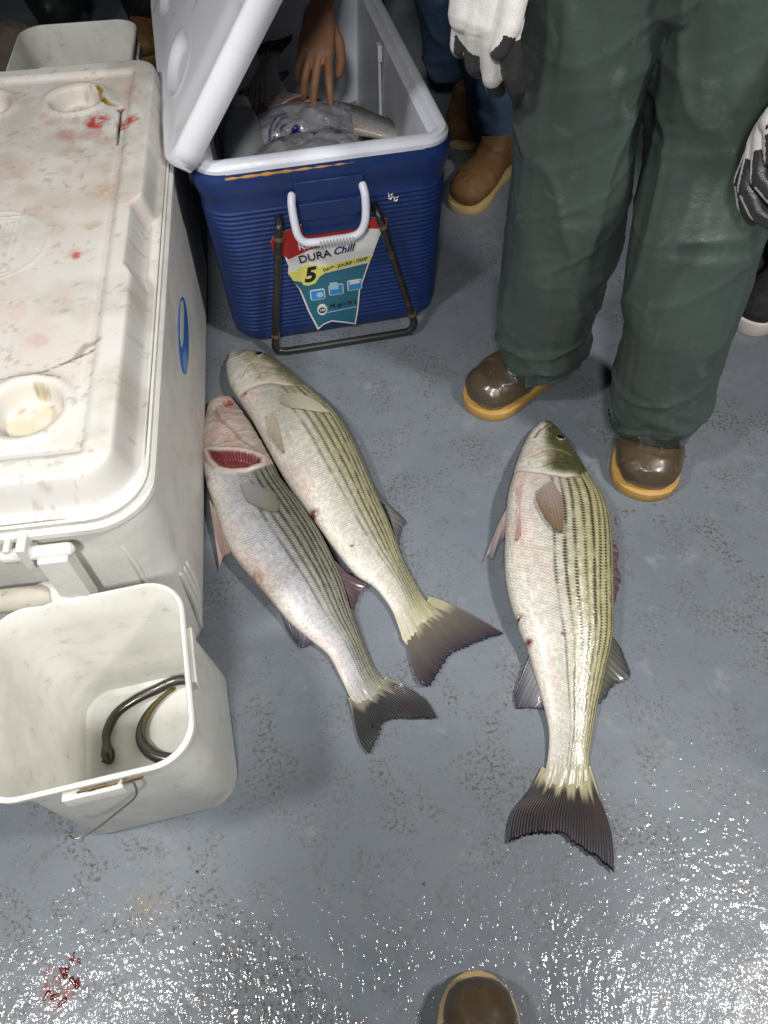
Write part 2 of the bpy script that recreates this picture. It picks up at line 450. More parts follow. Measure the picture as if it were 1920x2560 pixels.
def fin(name, parent, base, trail, left=None, right=None, zb=.02, zt=.008, zmid=None, rays=16, cbase=(.3, .3, .3), ctip=(.02, .02, .03),
        ragged=.002, amp=.00028, thick=.0016, seed=0, hole=None, blotch=.12, power=1.3, surf=None, lift=.002, fingers=None):
    nu, nv = 20 * 0 + max(60, rays * 6), 34
    b = resamp(base, nu, len(base) > 2); t = resamp(trail, nu)
    l = resamp(left, nv) if left is not None else np.linspace(b[0], t[0], nv)
    r = resamp(right, nv) if right is not None else np.linspace(b[-1], t[-1], nv)
    U_, V_ = np.meshgrid(np.linspace(0, 1, nu), np.linspace(0, 1, nv))
    u, v = U_[..., None], V_[..., None]
    P = (1 - v) * b[None] + v * t[None] + (1 - u) * l[:, None] + u * r[:, None] - (
        (1 - u) * (1 - v) * b[0] + u * (1 - v) * b[-1] + (1 - u) * v * t[0] + u * v * t[-1])
    dirv = (t - b)[None]; L = np.linalg.norm(dirv, axis=2, keepdims=True) + 1e-6
    rag = (vnoise(U_ * rays * 1.7, U_ * 0 + seed, seed=seed) - .5)
    P = P + dirv / L * (rag * ragged * 2 * V_ ** 6)[..., None]
    if zmid is None: zmid = (zb + zt) / 2
    Z = zb * (1 - V_) ** 2 + 2 * zmid * V_ * (1 - V_) + zt * V_ ** 2
    Z = Z + amp * np.cos(2 * np.pi * rays * U_) * np.minimum(1, V_ * 4) * (1 - .3 * V_) + .0025 * (vnoise(U_ * 4, V_ * 2, seed=seed + 5) - .5)
    if surf is not None:
        SP, SN = surf; tx = SP[::3, :SN:2].reshape(-1, 3); fl = P.reshape(-1, 2); zz = np.empty(len(fl)); dd = np.empty(len(fl))
        for k0 in range(0, len(fl), 400):
            dm = (fl[k0:k0 + 400, None, 0] - tx[None, :, 0]) ** 2 + (fl[k0:k0 + 400, None, 1] - tx[None, :, 1]) ** 2
            j_ = dm.argmin(1); zz[k0:k0 + 400] = tx[j_, 2]; dd[k0:k0 + 400] = dm[np.arange(len(j_)), j_]
        sz = zz.reshape(Z.shape) + lift + (Z - Z.min()) * .3 * V_; on = (dd.reshape(Z.shape) < .004 ** 2)
        Z = np.where(on, sz, Z)
    col = mix(cbase, ctip, np.clip(V_ ** power + .15 * (fbm(U_ * rays, V_ * 3, seed=seed) - .5), 0, 1))
    rayc = .5 + .5 * np.cos(2 * np.pi * rays * U_)
    col = col * (1 - .34 * (1 - rayc) * (1 - .4 * V_))[..., None]
    if fingers is not None:
        col = mix(fingers, col, sst(.0, .22, V_ - .24 * vnoise(U_ * rays * .7, V_ * 0, seed=seed + 8)))
    col = mix(col, np.array([.10, .03, .03]), blotch * sst(.55, .75, fbm(U_ * 5, V_ * 5, seed=seed + 3)))
    top = np.dstack([P[..., 0], P[..., 1], Z + thick / 2]).reshape(-1, 3)
    bot = np.dstack([P[..., 0], P[..., 1], np.maximum(Z - thick / 2, .0008)]).reshape(-1, 3)
    idx = np.arange(nu * nv).reshape(nv, nu)
    q = np.stack([idx[:-1, :-1], idx[:-1, 1:], idx[1:, 1:], idx[1:, :-1]], -1).reshape(-1, 4)
    if hole is not None:
        c = P[:-1, :-1].reshape(-1, 2); q = q[np.hypot(c[:, 0] - hole[0], c[:, 1] - hole[1]) > hole[2]]
    n = nu * nv
    def strip(a): return np.stack([a[:-1], a[1:], a[1:] + n, a[:-1] + n], -1)
    edge = np.concatenate([strip(idx[0]), strip(idx[-1][::-1]), strip(idx[:, 0][::-1]), strip(idx[:, -1])])
    F_ = np.concatenate([q, q[:, ::-1] + n, edge])
    c = col.reshape(-1, 3)
    me = npmesh(np.r_[top, bot], F_, np.r_[c, c])
    return link(name, me, M['fin'], parent)

def fish_body(B, D, z0, feat, NS=620, NT=168, NB=26, kth=None, rows=31, stripes=None, sw=.010, sdark=(.03, .024, .012), tone=1.0, seed=0,
              opf=None, tailc=(.44, .40, .25), backcol=(.48, .44, .24), scale_amp=.00095):
    tone = tone * .80
    Bc = resamp(B, NS); Dc = resamp(D, NS)
    kk = 27; gw = np.hanning(kk); gw /= gw.sum(); padf = lambda a: np.stack([np.convolve(np.r_[2 * a[0, i] - a[1:kk // 2 + 1, i][::-1], a[:, i], 2 * a[-1, i] - a[-kk // 2:-1, i][::-1]], gw, 'valid')[:NS] for i in (0, 1)], 1)
    Bc, Dc = padf(Bc), padf(Dc); C = (Bc + Dc) / 2
    W = np.linalg.norm(Dc - Bc, axis=1)
    s = np.r_[0, np.cumsum(np.linalg.norm(np.diff(C, axis=0), axis=1))]; u = s / s[-1]
    k = np.interp(u, *zip(*(kth or [(0, .55), (.02, .5), (.05, .45), (.12, .48), (.2, .48), (.45, .48), (.7, .43), (.85, .36), (.92, .27), (.97, .15), (1, .05)])))
    T = k * W
    th = np.r_[np.linspace(0, np.pi, NT), np.linspace(np.pi, 2 * np.pi, NB + 2)[1:-1]]
    f = (1 - np.cos(th)) / 2; sn = np.sin(th)
    ca = np.abs(sn) ** .85 * np.sign(sn)
    XY = Bc[:, None] + (Dc - Bc)[:, None] * f[None, :, None]
    zc = T * .47
    Z = zc[:, None] + (T * .5)[:, None] * ca[None]
    Z = np.maximum(Z, .003) + z0(u)[:, None] if callable(z0) else np.maximum(Z, .003) + z0
    P = np.dstack([XY, Z])
    N = len(th); A = np.where(th <= np.pi, th / np.pi, 2 - th / np.pi)   # 0 belly .. 1 back
    A = np.broadcast_to(A[None], (NS, N)); Uu = np.broadcast_to(u[:, None], (NS, N)); Ff = np.broadcast_to(f[None], (NS, N))
    topm = np.broadcast_to((th <= np.pi)[None], (NS, N))
    period = .80 * 1.25 * np.maximum(W, .06) / rows
    Us = np.r_[0, np.cumsum(np.diff(s) / ((period[1:] + period[:-1]) / 2))]
    Us = np.broadcast_to(Us[:, None], (NS, N))
    # head boundary
    if opf is not None:
        hu = np.interp(Ff, *zip(*opf(P, Uu, Ff, topm)))
    else: hu = np.full(Uu.shape, .2)
    body = sst(-.002, .010, Uu - hu)                       # 1 on the scaled body
    # shingled scales
    row = A * rows; ri = np.floor(row); rv = row - ri
    ph = Us + .5 * (ri % 2) - .55 * (2 * rv - 1) ** 2 + .10 * (vnoise(Us * .4, A * 9, seed=seed) - .5)
    ci = np.floor(ph); fr = ph - ci
    rnd = _hash(ri, ci, ri * 0, seed + 9); rnd2 = _hash(ri, ci, ri * 0 + 4, seed + 9)
    hsc = (sst(0, .25, 1 - fr)) * (fr ** 1.2) + .10 * (1 - (2 * rv - 1) ** 2)
    fade = body * (1 - sst(.965, 1., Uu)) * (.5 + .5 * sst(.02, .15, A)) * topm
    hsc = hsc * (.7 + .6 * rnd) + .5 * (rnd2 - .5) * (2 * rv - 1) + .5 * (rnd - .5) * (2 * fr - 1)
    disp = scale_amp * hsc * fade * (period / .0063)[:, None]
    # colours
    nz = fbm(Uu * 22, A * 9, seed=seed)
    c = mix((.82, .77, .68), (.62, .60, .53), sst(.18, .42, A + .1 * (nz - .5)))
    c = mix(c, backcol, sst(.36, .68, A + .08 * (nz - .5)))
    c = mix(c, (.17, .17, .09), sst(.84, .98, A))
    c = mix(c, (.72, .40, .36), .22 * sst(.5, .7, fbm(Uu * 9, A * 5, seed=seed + 4)) * (1 - sst(.3, .5, A)))
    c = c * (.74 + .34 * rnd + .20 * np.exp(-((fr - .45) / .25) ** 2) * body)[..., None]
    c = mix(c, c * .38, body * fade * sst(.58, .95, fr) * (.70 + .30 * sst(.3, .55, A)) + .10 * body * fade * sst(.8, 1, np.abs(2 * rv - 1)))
    tl = sst(.93, 1., Uu + .05 * (vnoise(A * 40, Uu * 0, seed=seed) - .5))
    c = mix(c, tailc, .75 * tl)
    if stripes is not None:
        for j, (a0, st, dash, u0) in enumerate(stripes):
            aw = a0 + .006 * np.sin(Uu * 9 + j) + .010 * (vnoise(Uu * 10, Uu * 0 + j, seed=seed) - .5)
            # stripes gather towards the tail
            aw = aw + (.62 - aw) * .18 * sst(.7, 1, Uu)
            g_ = np.exp(-((A - aw) / (sw * (.75 + .5 * vnoise(Us * .5, A * 0 + j, seed=seed + 70)))) ** 2)
            da = 1 - min(.95, dash * 1.45) * (.5 - .5 * np.cos(2 * np.pi * (Us + .5 * (j % 2))))
            brk = sst(.16, .38, vnoise(Uu * 20, Uu * 0 + j * 3, seed=seed + 31))
            m = g_ * da * st * sst(u0, u0 + .05, Uu) * body * (.45 + .55 * brk) * (1 - .8 * sst(.93, 1., Uu))
            c = mix(c, sdark, np.clip(m * 1.9, 0, 1))
    ctx = dict(P=P, u=Uu, f=Ff, A=A, top=topm, body=body, hu=hu, s=s, W=W, seed=seed)
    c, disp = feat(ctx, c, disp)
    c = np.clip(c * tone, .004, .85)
    tdir = (C[-1] - C[-12]); tdir /= np.linalg.norm(tdir)
    fing = (.003 + .016 * vnoise(A * 24, A * 0, seed=seed + 55) ** 1.5) * sst(.955, 1., Uu) * topm
    P[..., 0] += tdir[0] * fing; P[..., 1] += tdir[1] * fing
    # displace along the normal
    gu = np.gradient(P, axis=0); gv = np.roll(P, -1, 1) - np.roll(P, 1, 1)
    n = np.cross(gu, gv); n /= np.linalg.norm(n, axis=2, keepdims=True) + 1e-9
    up = n[..., 2:].copy(); 
    if np.mean(up[:, NT // 2]) < 0: n = -n
    P = P + n * disp[..., None]
    P[..., 2] = np.maximum(P[..., 2], .0015)
    # close the two ends
    v = P.reshape(-1, 3); idx = np.arange(NS * N).reshape(NS, N); nx = np.roll(idx, -1, 1)
    q = np.stack([idx[:-1], nx[:-1], nx[1:], idx[1:]], -1).reshape(-1, 4)
    e0 = P[0].mean(0); e1 = P[-1].mean(0); v = np.r_[v, [e0, e1]]; a, b = NS * N, NS * N + 1
    t0 = np.stack([idx[0], np.full(N, a), np.full(N, a), nx[0]], -1)
    cap0 = np.stack([nx[0], idx[0], np.full(N, a)], -1); cap1 = np.stack([idx[-1], nx[-1], np.full(N, b)], -1)
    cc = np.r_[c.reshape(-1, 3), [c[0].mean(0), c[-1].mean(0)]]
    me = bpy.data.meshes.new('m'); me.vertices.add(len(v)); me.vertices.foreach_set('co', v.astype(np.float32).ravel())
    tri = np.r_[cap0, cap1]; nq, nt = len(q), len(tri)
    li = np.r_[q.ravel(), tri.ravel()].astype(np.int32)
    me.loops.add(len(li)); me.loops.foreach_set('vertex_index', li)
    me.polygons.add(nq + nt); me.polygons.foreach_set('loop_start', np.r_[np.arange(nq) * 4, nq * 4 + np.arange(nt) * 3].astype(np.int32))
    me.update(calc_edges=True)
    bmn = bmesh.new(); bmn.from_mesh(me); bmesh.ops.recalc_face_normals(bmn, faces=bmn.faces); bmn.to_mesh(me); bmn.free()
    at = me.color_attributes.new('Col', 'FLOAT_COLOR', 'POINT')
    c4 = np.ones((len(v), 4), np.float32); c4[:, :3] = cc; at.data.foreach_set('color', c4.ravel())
    return me, P, NT

def locate(P, NT, x, y):
    d = np.hypot(P[:, :NT, 0] - x, P[:, :NT, 1] - y); i, j = np.unravel_index(np.argmin(d), d.shape); return i, j

def op_from(points):
    def fn(P, U_, F_, topm):
        out = []
        for x, y in points:
            d = np.hypot(P[..., 0] - x, P[..., 1] - y) + (~topm) * 9
            i, j = np.unravel_index(np.argmin(d), d.shape); out.append((F_[i, j], U_[i, j]))
        out.sort(); 
        return [(-1, out[0][1])] + out + [(2, out[-1][1])]
    return fn

def eye(parent, P, NT, x, y, r, tint=(.42, .36, .14)):
    i, j = locate(P, NT, x, y); p = P[i, j]
    gu = P[i + 4, j] - P[i - 4, j]; gv = P[i, j + 3] - P[i, j - 3]; n = np.cross(gu, gv); n /= np.linalg.norm(n)
    if n[2] < 0: n = -n
    T = Matrix.Translation(p) @ Vector(n).to_track_quat('Z', 'Y').to_matrix().to_4x4()
    prof = [(1.0, -.25), (1.02, .12), (.9, .26), (.72, .34), (.5, .44), (.25, .50), (.02, .52)]
    rings = [[(a * r * math.cos(2 * math.pi * k / 28), a * r * math.sin(2 * math.pi * k / 28), h * r) for k in range(28)] for a, h in prof]
    V, F_ = loft(rings)
    V = np.array(tf(V, T)); rr = np.concatenate([[a] * 28 for a, h in prof])
    c = mix(tint, (.006, .006, .01), (rr < .75).astype(float)); c = mix(c, (.05, .05, .03), (rr > .98).astype(float))
    me = pymesh(V, F_); at = me.color_attributes.new('Col', 'FLOAT_COLOR', 'POINT')
    c4 = np.ones((len(V), 4), np.float32); c4[:, :3] = c; at.data.foreach_set('color', c4.ravel())
    return link('eye', me, M['flesh'], parent)

def head_feat(mouth, cheek, jaw=None, olive=.5, pink=.5, nostril=None, vents=(), pinkb=.3, back=(.075, .075, .03), cheekc=(.30, .31, .17)):
    def fn(c_, c, disp):
        P, u, f, A, body, hu, seed = c_['P'], c_['u'], c_['f'], c_['A'], c_['body'], c_['hu'], c_['seed']
        X, Y = P[..., 0], P[..., 1]; head = 1 - body
        n = fbm(X * 60, Y * 60, seed=seed + 2); n2 = fbm(X * 190, Y * 190, seed=seed + 8)
        hc = mix((.70, .68, .60), cheekc, sst(.28, .48, f + .12 * (n - .5)))
        hc = mix(hc, back, sst(olive - .06, olive + .16, f + .14 * (n - .5)))
        ck = np.exp(-(np.hypot(X - cheek[0], Y - cheek[1]) / .026) ** 2)
        hc = mix(hc, (.60, .40, .30), pink * np.clip(ck * (.5 + n), 0, 1))
        hc = hc * (.72 + .50 * n2)[..., None]; st_ = fbm(u * 30, f * 160, seed=seed + 6); hc = mix(hc, hc * .6, .5 * sst(.5, .7, st_))
        # pale rim of the gill cover
        rim = np.exp(-((hu - u) / .013) ** 2) * (1 - sst(.62, .82, f))
        hc = mix(hc, (.68, .62, .54), .85 * rim)
        line2 = np.exp(-((hu * .72 - u + .03 * np.cos(f * 6)) / .004) ** 2) * sst(.1, .3, f) * (1 - sst(.7, .85, f))
        hc = mix(hc, (.30, .22, .14), .45 * line2)
        line3 = np.exp(-((hu * .88 - u + .02 * np.sin(f * 8)) / .0035) ** 2) * sst(.2, .4, f) * (1 - sst(.6, .75, f)); hc = mix(hc, hc * .5, .5 * line3)
        c = mix(hc, c, body)
        # step down behind the gill cover with a groove tinted dark brown
        disp = disp + head * .0034 * sst(0, .08, hu - u + .02) * (1 - sst(.75, .97, f)) * c_['top']
        line3 = np.exp(-((hu * .88 - u + .02 * np.sin(f * 8)) / .0035) ** 2) * sst(.2, .4, f) * (1 - sst(.6, .75, f))
        hc = mix(hc, hc * .5, .5 * line3)
        disp = disp - .0018 * line2 * head - .0014 * line3 * head + .0030 * (n - .5) * head
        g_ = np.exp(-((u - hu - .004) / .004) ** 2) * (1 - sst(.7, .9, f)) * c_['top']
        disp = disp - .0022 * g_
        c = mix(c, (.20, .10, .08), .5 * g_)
        # red flush on the breast behind the head
        fl = sst(0, .02, u - hu) * (1 - sst(.03, .16, u - hu)) * (1 - sst(.12, .45, A))
        c = mix(c, (.62, .28, .22), pinkb * fl * (.4 + .9 * n))
        if mouth is not None:
            d = line_d(X, Y, mouth)
            m = np.exp(-(d / .0028) ** 2) * c_['top']
            disp = disp - .0035 * m; c = mix(c, (.10, .06, .045), .8 * m)
            d2 = np.exp(-((d - .007) / .004) ** 2) * c_['top']; disp = disp + .0010 * d2; c = mix(c, (.46, .34, .25), .35 * d2)
        for (x, y, r) in vents:
            b = np.clip(1.3 - np.hypot(X - x, Y - y) / r, 0, 1) * sst(.35, .6, fbm(X * 220, Y * 220, seed=5)) * c_['top']
            c = mix(c, (.18, .02, .015), np.clip(b, 0, 1))
        return c, disp
    return fn

def fish_root(name, label, group='striped fish laid on the deck'):
    return empty(name, (0, 0, 0), label, 'fish', group)

SEV = [(.455, .6, .5, .24), (.520, .9, .5, .2), (.575, .95, .6, .2), (.632, .95, .6, .18), (.690, 1., .45, .16), (.746, 1., .8, .2), (.803, 1., .6, .17), (.868, 1., .5, .17)]

# --- the fish on the right, belly to the left, head up at the boots
f3 = fish_root('striped_bass', 'yellowish striped fish lying alone on the deck at the brown boots')
f3B = [(0.344, 1.086), (0.335, 1.078), (0.316, 1.053), (0.300, 1.024), (0.266, 0.949), (0.242, 0.883), (0.231, 0.834), (0.214, 0.726), (0.212, 0.666), (0.218, 0.62), (0.227, 0.576), (0.233, 0.559), (0.243, 0.499), (0.252, 0.432), (0.248, 0.391), (0.237, 0.355), (0.226, 0.339)]
f3D = [(0.347, 1.087), (0.356, 1.080), (0.370, 1.050), (0.384, 1.004), (0.401, 0.914), (0.415, 0.849), (0.416, 0.795), (0.406, 0.719), (0.392, 0.638), (0.379, 0.571), (0.359, 0.517), (0.335, 0.456), (0.322, 0.417), (0.31, 0.38), (0.306, 0.356), (0.305, 0.335)]
me, P3, NT = fish_body(f3B, f3D, 0., head_feat([(.308, 1.012), (.318, 1.030), (.330, 1.046), (.342, 1.058)], (.303, .955), olive=.40, vents=((.222, .60, .010), (.235, .56, .008), (.29, .565, .005), (.24, .66, .004))),
                       stripes=SEV, sw=.0112, seed=3, opf=op_from([(.256, .925), (.279, .907), (.309, .892), (.342, .881), (.369, .887), (.395, .915)]))
link('body', me, M['fish'], f3)
eye(f3, P3, NT, .358, 1.004, .0105, (.20, .17, .07))
fin('tail_fin', f3, [(0.234, 0.365), (0.275, 0.348), (0.309, 0.365)],
    [(0.169, 0.256), (0.195, 0.264), (0.224, 0.267), (0.245, 0.266), (0.26, 0.255), (0.275, 0.243), (0.291, 0.232), (0.314, 0.213)],
    [(0.234, 0.365), (0.211, 0.33), (0.183, 0.3), (0.173, 0.276), (0.169, 0.256)], [(0.309, 0.365), (0.314, 0.32), (0.321, 0.272), (0.319, 0.239), (0.314, 0.213)],
    zb=.0035, zt=.009, zmid=.009, rays=36, cbase=(.065, .048, .040), ctip=(.010, .007, .012), seed=1, power=.6, fingers=(.36, .33, .20), ragged=.003)
fin('anal_fin', f3, [(0.243, 0.556), (0.25, 0.50), (0.262, 0.441)], [(0.205, 0.482), (0.206, 0.463), (0.221, 0.46), (0.248, 0.457), (0.256, 0.441)],
    zb=.022, zt=.006, rays=11, cbase=(.30, .30, .30), ctip=(.02, .02, .05), seed=2, power=.8)
fin('dorsal_fin', f3, [(0.377, 0.60), (0.362, 0.53), (0.335, 0.462)], [(0.397, 0.562), (0.402, 0.525), (0.4, 0.506), (0.385, 0.499), (0.373, 0.495), (0.343, 0.462)],
    zb=.02, zt=.006, rays=12, cbase=(.12, .12, .09), ctip=(.03, .03, .04), seed=3)
fin('dorsal_fin', f3, [(0.408, 0.805), (0.402, 0.72), (0.385, 0.635)], [(0.421, 0.795), (0.429, 0.759), (0.427, 0.716), (0.414, 0.675), (0.396, 0.635)],
    zb=.02, zt=.008, rays=9, cbase=(.14, .12, .10), ctip=(.10, .05, .06), seed=4, amp=.002, ragged=.005)
fin('pelvic_fin', f3, [(0.247, 0.872), (0.240, 0.835)], [(0.181, 0.742), (0.192, 0.758), (0.196, 0.743), (0.21, 0.775), (0.230, 0.80)],
    [(0.247, 0.872), (0.213, 0.812), (0.181, 0.742)], None, zb=.022, zt=.006, rays=7, cbase=(.62, .48, .42), ctip=(.22, .18, .22), seed=5, blotch=.2, ragged=.004)
fin('pelvic_fin', f3, [(0.262, 0.873), (0.25, 0.862)], [(0.231, 0.745), (0.236, 0.742), (0.242, 0.752)], [(0.262, 0.873), (0.247, 0.81), (0.231, 0.745)], None,
    surf=(P3, NT), zb=.052, zt=.030, zmid=.05, rays=4, cbase=(.62, .44, .38), ctip=(.35, .20, .18), seed=6, blotch=.2)
fin('pectoral_fin', f3, [(0.313, 0.866), (0.282, 0.842)], [(0.317, 0.770), (0.311, 0.741), (0.3, 0.745), (0.287, 0.768), (0.279, 0.80)],
    [(0.313, 0.866), (0.322, 0.82), (0.317, 0.770)], [(0.282, 0.842), (0.277, 0.82), (0.279, 0.80)],
    surf=(P3, NT), lift=.004, zb=.077, zt=.090, zmid=.100, rays=13, cbase=(.30, .24, .22), ctip=(.14, .085, .035), seed=7, blotch=.15)

# --- the upper of the pair by the white cooler
f1 = fish_root('striped_bass', 'pale striped fish whose snout touches the black tube of the blue cooler')
f1B = [(-0.333, 1.323), (-0.338, 1.312), (-0.336, 1.247), (-0.319, 1.186), (-0.296, 1.138), (-0.272, 1.093), (-0.234, 1.011), (-0.215, 0.97), (-0.181, 0.904), (-0.133, 0.829), (-0.103, 0.78), (-0.057, 0.714), (-0.022, 0.689), (0.008, 0.645), (0.02, 0.607), (0.023, 0.59)]
f1D = [(-0.327, 1.326), (-0.315, 1.320), (-0.256, 1.291), (-0.219, 1.255), (-0.17, 1.192), (-0.109, 1.115), (-0.076, 1.058), (-0.044, 0.979), (-0.011, 0.88), (0.016, 0.801), (0.032, 0.745), (0.055, 0.691), (0.07, 0.663), (0.083, 0.652)]
S1 = [(.50, .40, .4, .3), (.565, .6, .45, .24), (.63, .75, .5, .22), (.69, .8, .4, .2), (.75, .85, .5, .2), (.81, .8, .5, .18), (.87, .8, .4, .18)]
me, P1, NT = fish_body(f1B, f1D, .004, head_feat([(-.335, 1.262), (-.302, 1.266), (-.290, 1.285)], (-.255, 1.20), olive=.66, pink=.3, back=(.16, .16, .08), cheekc=(.50, .46, .33),
                       vents=((-.133, .833, .012), (-.285, 1.142, .006), (-.06, .76, .004)), pinkb=.22),
                       stripes=S1, sw=.0112, sdark=(.045, .036, .018), seed=11, backcol=(.38, .36, .22), opf=op_from([(-.300, 1.150), (-.262, 1.160), (-.231, 1.163), (-.20, 1.155), (-.175, 1.155)]))
link('body', me, M['fish'], f1)
eye(f1, P1, NT, -.264, 1.262, .0105, (.36, .31, .14))
fin('tail_fin', f1, [(0.018, 0.622), (0.055, 0.632), (0.076, 0.672)],
    [(0.065, 0.498), (0.084, 0.525), (0.101, 0.553), (0.125, 0.566), (0.167, 0.583), (0.2, 0.593)],
    [(0.018, 0.622), (0.033, 0.584), (0.041, 0.536), (0.052, 0.505), (0.065, 0.498)], [(0.076, 0.672), (0.112, 0.654), (0.158, 0.624), (0.2, 0.593)],
    zb=.0055, zt=.009, zmid=.011, rays=34, cbase=(.17, .155, .12), ctip=(.018, .012, .025), seed=21, power=1.2, fingers=(.30, .28, .18), ragged=.003)
fin('dorsal_fin', f1, [(-0.018, 0.914), (0.008, 0.85), (0.022, 0.783)], [(0.007, 0.879), (0.039, 0.842), (0.041, 0.832), (0.031, 0.815), (0.027, 0.783)], zb=.02, zt=.008, rays=10, cbase=(.16, .16, .14), ctip=(.05, .05, .07), seed=22)
fin('anal_fin', f1, [(-0.119, 0.83), (-0.085, 0.775), (-0.047, 0.728)], [(-0.107, 0.787), (-0.087, 0.746), (-0.075, 0.726), (-0.062, 0.720), (-0.054, 0.724)], zb=.02, zt=.012, rays=9, cbase=(.14, .15, .20), ctip=(.03, .03, .06), seed=23)
fin('pelvic_fin', f1, [(-0.224, 1.075), (-0.232, 1.062)], [(-0.190, 0.962), (-0.197, 0.968), (-0.206, 0.985)], [(-0.224, 1.075), (-0.205, 1.03), (-0.190, 0.962)], [(-0.232, 1.062), (-.226, 1.02), (-0.206, 0.985)],
    surf=(P1, NT), lift=.003, zb=.076, zt=.080, zmid=.088, rays=6, cbase=(.55, .47, .38), ctip=(.32, .27, .20), seed=24, blotch=.1)
fin('pectoral_fin', f1, [(-0.197, 1.120), (-0.204, 1.092)], [(-0.102, 1.066), (-0.115, 1.062), (-0.140, 1.063)], [(-0.197, 1.120), (-0.160, 1.115), (-0.102, 1.066)], [(-0.204, 1.092), (-.18, 1.073), (-0.140, 1.063)],
    surf=(P1, NT), lift=.0025, zb=.094, zt=.082, zmid=.103, rays=12, cbase=(.40, .37, .29), ctip=(.36, .34, .24), seed=25, blotch=.0)

# --- the lower of the pair: its head is rolled to show the throat and the open red gill
f2 = fish_root('striped_bass', 'striped fish with a red open gill, beside the white cooler')
f2B = [(-0.365, 1.172), (-0.372, 1.158), (-0.373, 1.105), (-0.374, 1.061), (-0.366, 1.012), (-0.357, 0.969), (-0.344, 0.919), (-0.326, 0.872), (-0.304, 0.807), (-0.281, 0.759), (-0.242, 0.708), (-0.204, 0.663), (-0.168, 0.619), (-0.133, 0.588), (-0.102, 0.562), (-0.083, 0.526), (-0.066, 0.489), (-0.06, 0.47)]
f2D = [(-0.340, 1.179), (-0.322, 1.173), (-0.292, 1.121), (-0.256, 1.052), (-0.220, 0.976), (-0.197, 0.924), (-0.160, 0.866), (-0.122, 0.801), (-0.094, 0.74), (-0.074, 0.69), (-0.06, 0.639), (-0.043, 0.589), (-0.024, 0.539), (-0.009, 0.518), (0.002, 0.509)]
GILL = [(-0.350, 0.997), (-0.325, 0.988), (-0.299, 0.984), (-0.275, 0.980), (-0.257, 0.975), (-0.238, 0.967), (-0.236, 0.950), (-0.262, 0.934), (-0.293, 0.933), (-0.319, 0.944), (-0.338, 0.969)]
def f2feat(c_, c, disp):
    P, u, f, A, body = c_['P'], c_['u'], c_['f'], c_['A'], c_['body']; X, Y = P[..., 0], P[..., 1]; top = c_['top']
    head = 1 - body; n = fbm(X * 45, Y * 45, seed=77); n2 = fbm(X * 160, Y * 160, seed=78); n3 = fbm(X * 20 + Y * 35, Y * 90 - X * 40, seed=79)
    hc = mix((.62, .52, .45), (.56, .40, .35), sst(.35, .7, n)); hc = mix(hc, (.30, .26, .20), .55 * sst(.62, .95, f + .1 * (n - .5)))
    hc = hc * (.82 + .34 * n2)[..., None]
    folds = .5 + .5 * np.sin((Y * 1.0 - .25 * np.cos((X + .30) * 30) * .1) * 900 + 6 * n)
    fz = head * sst(.02, .05, Y - .985) * (1 - sst(.07, .10, Y - .985)) * (1 - sst(.45, .75, f)) * top
    disp = disp + .0011 * folds * fz + .0035 * (n3 - .5) * head * top + .0012 * (n2 - .5) * head * top
    d = line_d(X, Y, [(-.352, 1.125), (-.335, 1.085), (-.300, 1.045), (-.285, 1.02), (-.26, 1.0)]); m = np.exp(-(d / .004) ** 2) * top
    disp = disp - .004 * m; hc = mix(hc, (.34, .20, .17), .6 * m)
    d = np.hypot(X + .325, (Y - 1.145) * .8); m = np.exp(-(d / .011) ** 2) * top
    hc = mix(hc, (.28, .03, .03), np.clip(1.3 * m * sst(.3, .6, fbm(X * 130, Y * 130, seed=80)), 0, 1)); disp = disp - .005 * m
    c = mix(hc, c, body)
    sd = poly_sdf(X, Y, GILL)
    ins = sst(-.001, .004, sd) * top; rim = np.exp(-((sd + .004) / .005) ** 2) * top
    disp = disp - .017 * sst(0, .016, sd) * top + .0035 * rim
    lam = .5 + .5 * np.cos((X + .3) * 2 * np.pi / .0062 + 2 * n)
    upr = sst(.0, .014, Y - (.958 - .1 * (X + .3)))
    gc = mix((.17, .018, .028), (.26, .045, .05), n) ; gc = mix(gc, (.10, .008, .012), .8 * lam * upr)
    gc = mix(gc, (.36, .16, .16), .35 * sst(.55, .7, fbm(X * 60, Y * 220, seed=81)) * (1 - upr))
    disp = disp - .0008 * lam * upr * ins
    c = mix(c, (.64, .54, .46), .75 * rim); c = mix(c, gc, ins)
    b = np.clip(1.4 - np.hypot(X + .235, (Y - .690)) / .018, 0, 1) * sst(.38, .6, fbm(X * 150, Y * 150, seed=82)) * top
    c = mix(c, (.24, .05, .02), b); c = mix(c, (.60, .36, .2), .35 * np.clip(1 - np.hypot(X + .225, Y - .69) / .04, 0, 1) * top)
    for (x, y, r) in ((-.300, .762, .004), (-.288, .752, .005), (-.345, .925, .008)):
        c = mix(c, (.25, .04, .03), .8 * np.exp(-(np.hypot(X - x, Y - y) / r) ** 2) * top)
    # bluish silver cast of the upper flank
    c = mix(c, c * np.array([.88, .93, 1.14]), .8 * body * np.exp(-((A - .42) / .2) ** 2))
    c = mix(c, (.60, .40, .28), .35 * body * (1 - sst(.03, .14, A)))
    return c, disp
S2 = [(.50, .45, .4, .45), (.56, .7, .5, .36), (.62, .8, .5, .34), (.68, .9, .45, .3), (.735, .95, .5, .3), (.79, 1., .5, .3), (.845, 1., .5, .3), (.9, 1, .4, .3)]
me, P2, NT = fish_body(f2B, f2D, .0, f2feat, stripes=S2, sw=.0118, tailc=(.30, .28, .2), sdark=(.02, .018, .015), seed=29, backcol=(.27, .27, .20), tone=.94,
                       opf=op_from([(-.372, .985), (-.338, .950), (-.30, .925), (-.262, .925), (-.238, .940), (-.215, .962)]))
link('body', me, M['fish'], f2)
